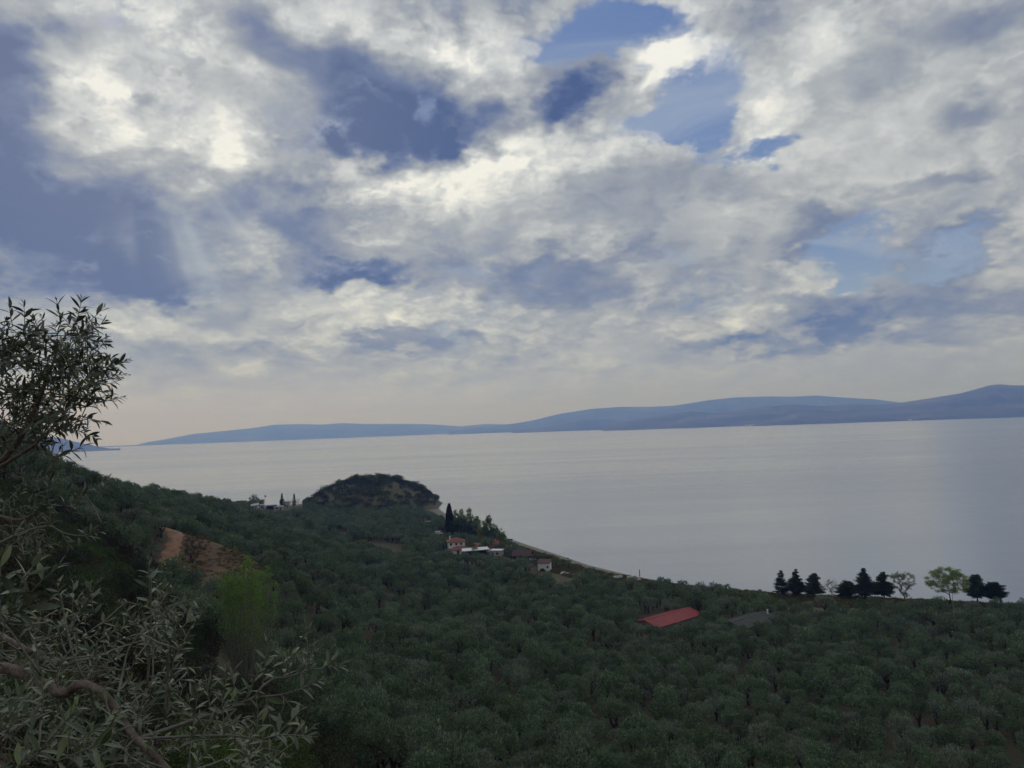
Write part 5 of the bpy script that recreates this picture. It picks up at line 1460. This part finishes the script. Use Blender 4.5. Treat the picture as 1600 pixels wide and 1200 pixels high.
def rock(px, py, s_, label, seed):
    p = on_level(px, py, 0.0); bm = bmesh.new(); bmesh.ops.create_icosphere(bm, subdivisions=3, radius=1.0)
    for v in bm.verts:
        n = mnoise.noise(v.co * 1.3 + Vector((seed, 0, 0))) * .4 + mnoise.noise(v.co * 3 + Vector((0, seed, 0))) * .15
        v.co = v.co * (1 + n); v.co.z *= 0.6
    me = bpy.data.meshes.new('rock'); bm.to_mesh(me); bm.free()
    o = link('rock', me, m_rock, None, (p.x, p.y, 0.1)); o.scale = (s_, s_, s_); tag(o, label, 'rock', 'rocks in the water off the beach')
m_rock = plain('wet_rock', (0.05, 0.046, 0.04), 0.7, var=0.3, scale=2)
rock(882, 873, 0.9, 'dark rock in the shallow water, first of three from the left', 1)
rock(886, 873.4, 1.1, 'dark rock in the shallow water, largest and middle of three', 2)
rock(890, 875.4, 0.7, 'dark rock in the shallow water, smallest and nearest of three', 3)
for i, (px_, py_, w_, h_, lb) in enumerate([(836, 878, 11, 9, 'green garden bush beside the dark timber pavilion'), (845, 880, 13, 9, 'green garden bush in the middle of the beach garden'), (856, 880, 11, 8, 'green garden bush nearest the beach'),
                                            (660, 818, 6, 5, None)]):
    if lb: bushy(px_, py_, 425, w_, h_, lb, m_green, 130 + i, 'green bushes of the beach garden', 'garden_bush', cat='bush')

# ------------------------------------------------------------------ olive branches close to the camera
m_nearleaf, q, b = material('olive_leaf', 0.42)
geo = q.n('ShaderNodeNewGeometry'); oi = q.n('ShaderNodeObjectInfo'); at_ = q.n('ShaderNodeAttribute', attribute_name='tone')
f = q.m('FRACT', q.m('ADD', q.m('MULTIPLY', oi.outputs['Random'], 1.0), q.m('MULTIPLY', geo.outputs['Random Per Island'], 3.7)))
top_c = q.ramp(f, [(0.0, (0.038, 0.058, 0.028, 1)), (0.6, (0.078, 0.108, 0.052, 1)), (0.88, (0.135, 0.172, 0.085, 1)), (1.0, (0.17, 0.20, 0.075, 1))])
under = q.ramp(f, [(0.0, (0.16, 0.185, 0.13, 1)), (1.0, (0.32, 0.35, 0.27, 1))])
c = q.mix(geo.outputs['Backfacing'], top_c, under)
q.put(b.inputs['Base Color'], c)
q.put(b.inputs['Roughness'], q.m('MULTIPLY_ADD', geo.outputs['Backfacing'], 0.35, 0.38))
tr = q.n('ShaderNodeBsdfTranslucent'); q.put(tr.inputs['Color'], top_c)
mx = q.n('ShaderNodeMixShader'); mx.inputs[0].default_value = 0.14
q.t.links.new(b.outputs[0], mx.inputs[1]); q.t.links.new(tr.outputs[0], mx.inputs[2]); q.t.links.new(mx.outputs[0], q.t.nodes['Material Output'].inputs['Surface'])
m_shadeleaf = m_nearleaf.copy(); m_shadeleaf.name = 'olive_leaf_painted_shade'  # same leaf for the upper tree, its backlit shade painted into the colours
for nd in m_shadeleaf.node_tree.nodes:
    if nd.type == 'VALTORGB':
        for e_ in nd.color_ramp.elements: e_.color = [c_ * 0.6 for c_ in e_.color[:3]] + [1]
m_limb, q, b = material('olive_limb_bark', 0.9)
oc = q.n('ShaderNodeTexCoord').outputs['Object']
n = q.noise(oc, 22, 6, 0.65, dim='3D'); n2 = q.noise(q.v('MULTIPLY', oc, (1, 1, 1)), 75, 4, 0.6, dim='3D')
q.put(b.inputs['Base Color'], q.ramp(q.m('ADD', q.m('MULTIPLY', n, .7), q.m('MULTIPLY', n2, .3)), [(0.36, (0.040, 0.030, 0.024, 1)), (0.5, (0.13, 0.098, 0.078, 1)), (0.64, (0.23, 0.185, 0.155, 1))]))
bump = q.n('ShaderNodeBump'); bump.inputs['Strength'].default_value = 0.8; bump.inputs['Distance'].default_value = 0.006
q.put(bump.inputs['Height'], q.m('ADD', n, q.m('MULTIPLY', n2, .5))); q.put(b.inputs['Normal'], bump.outputs[0])
m_twig = plain('olive_twig_bark', (0.17, 0.165, 0.135), 0.85, var=0.25, scale=40)

def leaf_template(seed):
    """lanceolate leaf along +x, length 1, slightly folded and bent"""
    r = np.random.default_rng(seed)
    st = np.linspace(0, 1, 7); w = np.array([0.012, 0.066, 0.108, 0.124, 0.108, 0.066, 0.004]) * r.uniform(0.85, 1.2)
    curl = r.uniform(-0.05, 0.32); fold = r.uniform(0.15, 0.5); twist = r.uniform(-0.5, 0.5)
    V = []
    for s_, ww in zip(st, w):
        z = -curl * s_ * s_ + 0.02; ty = twist * s_ * 0.6
        for e in (-1, 0, 1):
            y = e * ww; zz = abs(e) * ww * fold
            V.append((s_ * (1 - 0.06 * abs(curl)), y * math.cos(ty) - zz * math.sin(ty), z + y * math.sin(ty) + zz * math.cos(ty)))
    F = [(i * 3 + k, i * 3 + k + 3, i * 3 + k + 4, i * 3 + k + 1) for i in range(6) for k in range(2)]
    return np.array(V), np.array(F)
LEAF = [leaf_template(900 + i) for i in range(9)]

def P3(px, py, d):
    v = ray(px, py); return np.array(EYE + v * (d / v.dot(fwd)))
UPV, RTV, FWV = np.array(up), np.array(right), np.array(fwd)

class NearTree:
    def __init__(s, root_label, loc, seed, leafmat):
        s.r = np.random.default_rng(seed); s.lm = leafmat; s.lme = []
        for v, f in LEAF:
            me = mesh_np('leaf', v, f, True); me.materials.append(leafmat); s.lme.append(me)
        s.loc = np.array(loc); s.leaves = []; s.twigs = []; s.nodes = []
        s.o = empty('olive_tree', loc, 0, root_label, 'olive tree')
    def limb(s, pts, r0, r1, part='limb', mat=None, sides=9, knob=0.10):
        P = np.array([P3(*p) for p in pts]); 
        # smooth through the given points
        k = len(P); t = np.arange(k); tt = np.linspace(0, k - 1, (k - 1) * 6 + 1)
        Q = np.stack([np.interp(tt, t, P[:, j]) for j in range(3)], 1)
        for _ in range(3): Q[1:-1] = (Q[:-2] + 2 * Q[1:-1] + Q[2:]) / 4
        rad = np.linspace(r0, r1, len(Q)) * (1 + knob * s.r.normal(size=len(Q)))
        v, f = tube(Q - s.loc, rad, sides)
        link(part, mesh_np(part, v, f, True), mat or m_limb, s.o)
        s.nodes += [(q_, r_) for q_, r_ in zip(Q, rad)]
        return Q
    def twig(s, pts, r0=0.004, r1=0.0018):
        P = np.array([P3(*p) for p in pts]); k = len(P); tt = np.linspace(0, k - 1, (k - 1) * 4 + 1)
        Q = np.stack([np.interp(tt, np.arange(k), P[:, j]) for j in range(3)], 1)
        for _ in range(2): Q[1:-1] = (Q[:-2] + 2 * Q[1:-1] + Q[2:]) / 4
        s.twigs.append(tube(Q - s.loc, np.linspace(r0, r1, len(Q)), 5)); s.nodes += [(q_, r0) for q_ in Q]
        return Q
    def shoot(s, base, direc, length, leaf_len, gap=0.016, join_up=True, bare=0.0, droop=0.0):
        r = s.r
        if join_up and s.nodes:
            N = np.array([n[0] for n in s.nodes]); dd = np.linalg.norm(N - base, axis=1)
            j = int(np.argmin(dd + 0.02 * r.random(len(dd))))
            if dd[j] > 0.004:
                Q = bend(N[j], base, r, 0.10, 6)
                s.twigs.append(tube(Q - s.loc, np.linspace(min(0.0045, 0.0022 + dd[j] * .004), 0.0022, 6), 5))
                s.nodes += [(q_, 0.003) for q_ in Q[1:]]
        direc = direc / np.linalg.norm(direc); n = max(5, int(length / gap)); t = np.linspace(0, 1, n)
        side = np.cross(direc, [0.2, 0.1, 0.97]); side /= np.linalg.norm(side); oth = np.cross(side, direc)
        cv = r.uniform(-0.22, 0.22) * length
        Q = base + direc * length * t[:, None] + side * (cv * t ** 2)[:, None] - np.array([0, 0, 1.0]) * (droop * length * t ** 2)[:, None] + np.cumsum(r.normal(size=(n, 3)) * length * .006, 0)
        s.twigs.append(tube(Q - s.loc, np.linspace(0.0022, 0.0009, n), 4))
        s.nodes += [(q_, 0.002) for q_ in Q[::2]]
        T = unit(np.gradient(Q, axis=0)); a0 = r.uniform(0, 3.14)
        for i in range(n):
            if t[i] < bare: continue
            last = i >= n - 2
            sz = leaf_len * (1.0 if t[i] < 0.7 else 1.0 - 0.60 * (t[i] - 0.7) / 0.3) * r.uniform(0.75, 1.15)
            a = a0 + (i % 2) * 1.57 + r.uniform(-.25, .25)
            for sg in (0, 1):
                if r.random() < 0.10: continue
                ang = a + sg * math.pi + r.uniform(-.25, .25)
                out = side * math.cos(ang) + oth * math.sin(ang)
                ax = T[i] * (r.uniform(0.35, 0.75) + (0.9 if last else 0)) + out * 0.85 + np.array([0, 0, r.uniform(-.25, .12)])
                s.leaves.append((Q[i], ax, T[i] * 0.8 + np.array([0, 0, 0.9]) + 0.45 * r.normal(size=3), sz, int(r.integers(0, len(LEAF)))))
    def finish(s, n_single=300):
        v, f = join(s.twigs)
        tag(link('twigs', mesh_np('twigs', v, f, True), m_twig, s.o), kind='stuff')
        mats = []
        for (p, ax, nr, sz, k) in s.leaves:
            x = ax / np.linalg.norm(ax); z = nr - x * (nr @ x); z /= np.linalg.norm(z) + 1e-9; y = np.cross(z, x)
            mats.append((np.stack([x, y, z], 1) * sz, p - s.loc, k))
        score = []
        for (p, ax, nr, sz, k) in s.leaves:
            a, b_, c = seen(*p); score.append(sz / max(c, .1) * (1 if -20 < a < 1620 and -20 < b_ < 1210 else 0))
        order = np.argsort(-np.array(score))
        for i in order[:n_single]:
            A, p, k = mats[i]
            o = bpy.data.objects.new('leaf', s.lme[k]); C.objects.link(o); o.parent = s.o
            o.matrix_local = Matrix(((*A[0], p[0]), (*A[1], p[1]), (*A[2], p[2]), (0, 0, 0, 1)))
        parts = []
        for i in order[n_single:]:
            A, p, k = mats[i]; parts.append((LEAF[k][0] @ A.T + p, LEAF[k][1]))
        if parts:
            v, f = join(parts); tag(link('foliage', mesh_np('foliage', v, f, True), s.lm, s.o), kind='stuff')
        return len(s.leaves)

def in_poly(poly, px, py): return bool(inside(np.array(poly, float), np.array([px]), np.array([py]))[0])
def sample_poly(poly, n, r):
    P = np.array(poly, float); lo, hi = P.min(0), P.max(0); out = []
    while len(out) < n:
        x, y = r.uniform(lo[0], hi[0]), r.uniform(lo[1], hi[1])
        if in_poly(poly, x, y): out.append((x, y))
    return out
def scr_dir(ang, depth): return RTV * math.cos(R(ang)) + UPV * math.sin(R(ang)) + FWV * depth

# upper tree: stands off to the left, its crown against the sky
gz = lambda x_, y_: float(ground(x_, y_))
rootA = at(-330, 1000, 3.9); rootA.z = gz(rootA.x, rootA.y)
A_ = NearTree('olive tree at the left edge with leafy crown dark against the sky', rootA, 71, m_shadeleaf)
fork = P3(-250, 900, 3.9)
v, f = tube(np.array([np.array(rootA) - [0, 0, .4], (np.array(rootA) + fork) / 2 + [.05, 0, 0], fork]) - A_.loc, [0.17, 0.13, 0.10], 12)
link('trunk', mesh_np('trunk', v, f, True), m_limb, A_.o)
A_.limb([(-250, 900, 3.9), (-160, 830, 3.8), (-70, 775, 3.7), (-10, 735, 3.6), (30, 690, 3.55), (55, 640, 3.5), (75, 590, 3.5), (92, 540, 3.5)], 0.026, 0.003)
A_.limb([(-160, 830, 3.8), (-90, 740, 3.9), (-40, 660, 3.9), (-8, 600, 3.9), (14, 545, 3.9)], 0.016, 0.003)
A_.limb([(-10, 735, 3.6), (50, 700, 3.45), (90, 660, 3.4), (118, 620, 3.35), (140, 580, 3.3)], 0.009, 0.002)
A_.limb([(-70, 775, 3.7), (-20, 800, 3.6), (30, 815, 3.5), (60, 800, 3.45)], 0.012, 0.004)
upper = [(-20, 525), (20, 532), (45, 528), (70, 528), (95, 515), (128, 512), (140, 525), (150, 560), (160, 590), (146, 625), (120, 660), (85, 690), (55, 705), (-20, 725)]
r = A_.r
for (x_, y_) in sample_poly(upper, 205, r):
    d_ = r.uniform(3.25, 4.1)
    A_.shoot(P3(x_, y_, d_), scr_dir(r.normal(62 if x_ < 110 else 35, 48), r.normal(0, .45)), r.uniform(0.09, 0.18), r.uniform(0.045, 0.065), 0.017, droop=r.uniform(0, .3))
for (x_, y_, a_, L_) in [(40, 520, 95, .12), (118, 505, 75, .10), (128, 512, 40, .12), (150, 578, 20, .13), (150, 590, 35, .13), (146, 600, 0, .09), (95, 505, 100, .09), (60, 520, 120, .08), (128, 650, -15, .10), (110, 668, -25, .12), (140, 620, -5, .09), (90, 715, 25, .13), (20, 510, 110, .1)]:
    A_.shoot(P3(x_, y_, 3.45), scr_dir(a_, 0.1), L_ * 1.1, 0.064, 0.017)
lower = [(-20, 725), (40, 715), (85, 725), (75, 770), (95, 800), (90, 840), (40, 870), (-20, 890)]
for (x_, y_) in sample_poly(lower, 26, r):
    A_.shoot(P3(x_, y_, r.uniform(3.2, 3.9)), scr_dir(r.normal(50, 55), r.normal(0, .4)), r.uniform(0.09, 0.18), r.uniform(0.042, 0.06), 0.018)
A_.twig([(-20, 860, 3.2), (15, 840, 3.2), (45, 828, 3.2), (78, 820, 3.15), (96, 832, 3.1), (122, 838, 3.1), (150, 835, 3.1)], 0.006, 0.002)
for (x_, y_, a_, L_) in [(78, 820, 95, .17), (60, 825, 110, .13), (122, 838, 10, .12), (135, 838, 40, .08), (96, 832, -60, .07), (130, 770, 28, .13), (100, 790, 30, .12), (50, 800, 80, .14), (20, 835, 100, .14), (110, 800, 60, .1)]:
    A_.shoot(P3(x_, y_, 3.1), scr_dir(a_, 0.05), L_, 0.052, 0.018)
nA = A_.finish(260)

# lower tree: bent brown limbs and silvery shoots in front of the slope
rootB = at(-420, 1250, 2.6); rootB.z = gz(rootB.x, rootB.y)
B_ = NearTree('olive tree with bent brown limbs and silvery shoots at the lower left', rootB, 73, m_nearleaf)
fork = P3(-330, 1120, 2.6)
v, f = tube(np.array([np.array(rootB) - [0, 0, .4], (np.array(rootB) + fork) / 2 + [.05, .04, 0], fork]) - B_.loc, [0.15, 0.11, 0.085], 12)
link('trunk', mesh_np('trunk', v, f, True), m_limb, B_.o)
B_.limb([(-330, 1120, 2.6), (-200, 1050, 2.5), (-80, 1035, 2.4), (-20, 1040, 2.3), (10, 1044, 2.25), (40, 1053, 2.2), (70, 1070, 2.18), (92, 1082, 2.15), (108, 1082, 2.15), (118, 1070, 2.14), (135, 1069, 2.14), (155, 1079, 2.12), (180, 1105, 2.1), (197, 1132, 2.08), (212, 1155, 2.05), (240, 1180, 2.0), (275, 1215, 1.95)], 0.0185, 0.008, knob=0.06, sides=12)
B_.limb([(-200, 1050, 2.5), (-90, 1000, 2.5), (-20, 985, 2.45), (15, 1003, 2.42), (45, 1018, 2.4), (72, 1032, 2.38), (90, 1038, 2.36)], 0.015, 0.008, knob=0.06, sides=12)
B_.limb([(-90, 1000, 2.5), (-60, 970, 2.4), (-20, 975, 2.3), (2, 962, 2.25)], 0.015, 0.009)
B_.limb([(-80, 1160, 2.2), (-20, 1150, 2.2), (20, 1112, 2.25), (45, 1090, 2.3)], 0.013, 0.008, mat=m_twig)
B_.limb([(-60, 1200, 2.0), (0, 1150, 2.0), (40, 1130, 2.05), (62, 1115, 2.1)], 0.008, 0.004, mat=m_twig)
B_.twig([(212, 1155, 2.05), (260, 1140, 2.1), (308, 1123, 2.1), (356, 1109, 2.1), (380, 1097, 2.1), (399, 1089, 2.1), (408, 1073, 2.1), (427, 1060, 2.15), (450, 1058, 2.15), (481, 1047, 2.15), (508, 1044, 2.15)], 0.0060, 0.0022)
B_.twig([(399, 1089, 2.1), (440, 1086, 2.12), (475, 1075, 2.14)], 0.003, 0.0016)
B_.twig([(212, 1155, 2.05), (300, 1150, 2.0), (370, 1148, 2.0), (420, 1160, 2.0)], 0.004, 0.002)
B_.twig([(180, 1105, 2.1), (190, 1060, 2.2), (200, 1010, 2.25), (225, 985, 2.3)], 0.004, 0.002)
B_.twig([(230, 1075, 2.3), (235, 1000, 2.3), (236, 940, 2.3), (236, 900, 2.3)], 0.004, 0.002)
B_.twig([(130, 1060, 2.3), (112, 1020, 2.3), (100, 960, 2.35), (95, 930, 2.35)], 0.004, 0.002)
B_.twig([(258, 1120, 2.2), (262, 1050, 2.2), (268, 1000, 2.2), (275, 975, 2.2)], 0.004, 0.002)
r = B_.r
mass_b = [(-20, 960), (20, 940), (85, 955), (110, 940), (150, 950), (185, 990), (215, 985), (232, 940), (262, 945), (285, 1000), (285, 1090), (310, 1120), (400, 1130), (440, 1170), (430, 1215), (-20, 1215)]
for (x_, y_) in sample_poly(mass_b, 165, r):
    d_ = r.uniform(2.0, 3.0) if y_ < 1090 else r.uniform(1.75, 2.6)
    B_.shoot(P3(x_, y_, d_), scr_dir(r.normal(68, 50), r.normal(0, .45)), r.uniform(0.07, 0.15), r.uniform(0.030, 0.046), 0.0145, droop=r.uniform(0, .25))
for (x_, y_, d_, a_, L_, l_) in [
    (236, 950, 2.3, 92, .14, .052), (238, 1000, 2.3, 85, .17, .052), (232, 1040, 2.3, 96, .15, .055), (268, 1060, 2.2, 88, .17, .052), (270, 1010, 2.2, 80, .12, .05), (262, 1100, 2.2, 92, .17, .05),
    (8, 975, 1.75, 55, .16, .064), (20, 945, 1.75, 72, .11, .066), (-8, 960, 1.75, 75, .13, .066), (15, 960, 1.75, 20, .09, .066), (95, 940, 2.35, 100, .06, .045), (112, 970, 2.3, 85, .11, .045), (145, 960, 2.3, 95, .09, .045),
    (345, 1110, 2.1, 75, .12, .05), (372, 1100, 2.1, 105, .10, .05), (330, 1118, 2.1, 100, .10, .05), (385, 1095, 2.1, 70, .10, .045), (410, 1066, 2.12, 78, .13, .046), (440, 1058, 2.15, 65, .13, .046), (482, 1046, 2.15, 92, .12, .05),
    (505, 1044, 2.15, 40, .05, .045), (508, 1043, 2.15, 5, .05, .045), (470, 1076, 2.14, 25, .06, .046), (440, 1086, 2.12, -55, .09, .046), (415, 1090, 2.12, -80, .09, .05), (455, 1056, 2.15, 120, .08, .045), (468, 1050, 2.15, 60, .08, .045),
    (425, 1158, 2.0, 50, .10, .05), (400, 1150, 2.0, 80, .09, .05), (350, 1148, 2.0, 95, .10, .05), (300, 1150, 2.0, 85, .11, .05), (60, 1175, 1.7, 50, .13, .058), (30, 1200, 1.7, 75, .13, .058), (90, 1190, 1.7, 20, .12, .058), (5, 1140, 1.8, 60, .12, .058)]:
    B_.shoot(P3(x_, y_, d_), scr_dir(a_, 0.05), L_, l_, 0.017)
nB = B_.finish(300)
print('near leaves', nA, nB)

# ------------------------------------------------------------------ haze over the gulf
m_haze = bpy.data.materials.new('haze_air')
m_haze.use_nodes = True
t = m_haze.node_tree; t.nodes.clear()
pv = t.nodes.new('ShaderNodeVolumePrincipled')
pv.inputs['Color'].default_value = (0.21, 0.37, 1.0, 1)
pv.inputs['Density'].default_value = 1.05e-4
pv.inputs['Anisotropy'].default_value = 0.42
pv.inputs['Absorption Color'].default_value = (1, 1, 1, 1)
t.links.new(pv.outputs[0], t.nodes.new('ShaderNodeOutputMaterial').inputs['Volume'])
bm = bmesh.new(); bmesh.ops.create_cube(bm, size=1.0)
top = 960.0
for v in bm.verts: v.co = Vector((v.co.x * (2 * FAR + 4000), v.co.y * (2 * FAR + 4000), (v.co.z + 0.5) * (top + 10.5) - 10.5))
me = bpy.data.meshes.new('haze'); bm.to_mesh(me); bm.free()
tag(link('haze', me, m_haze), 'thin bluish haze lying over the gulf and the far hills', kind='stuff')
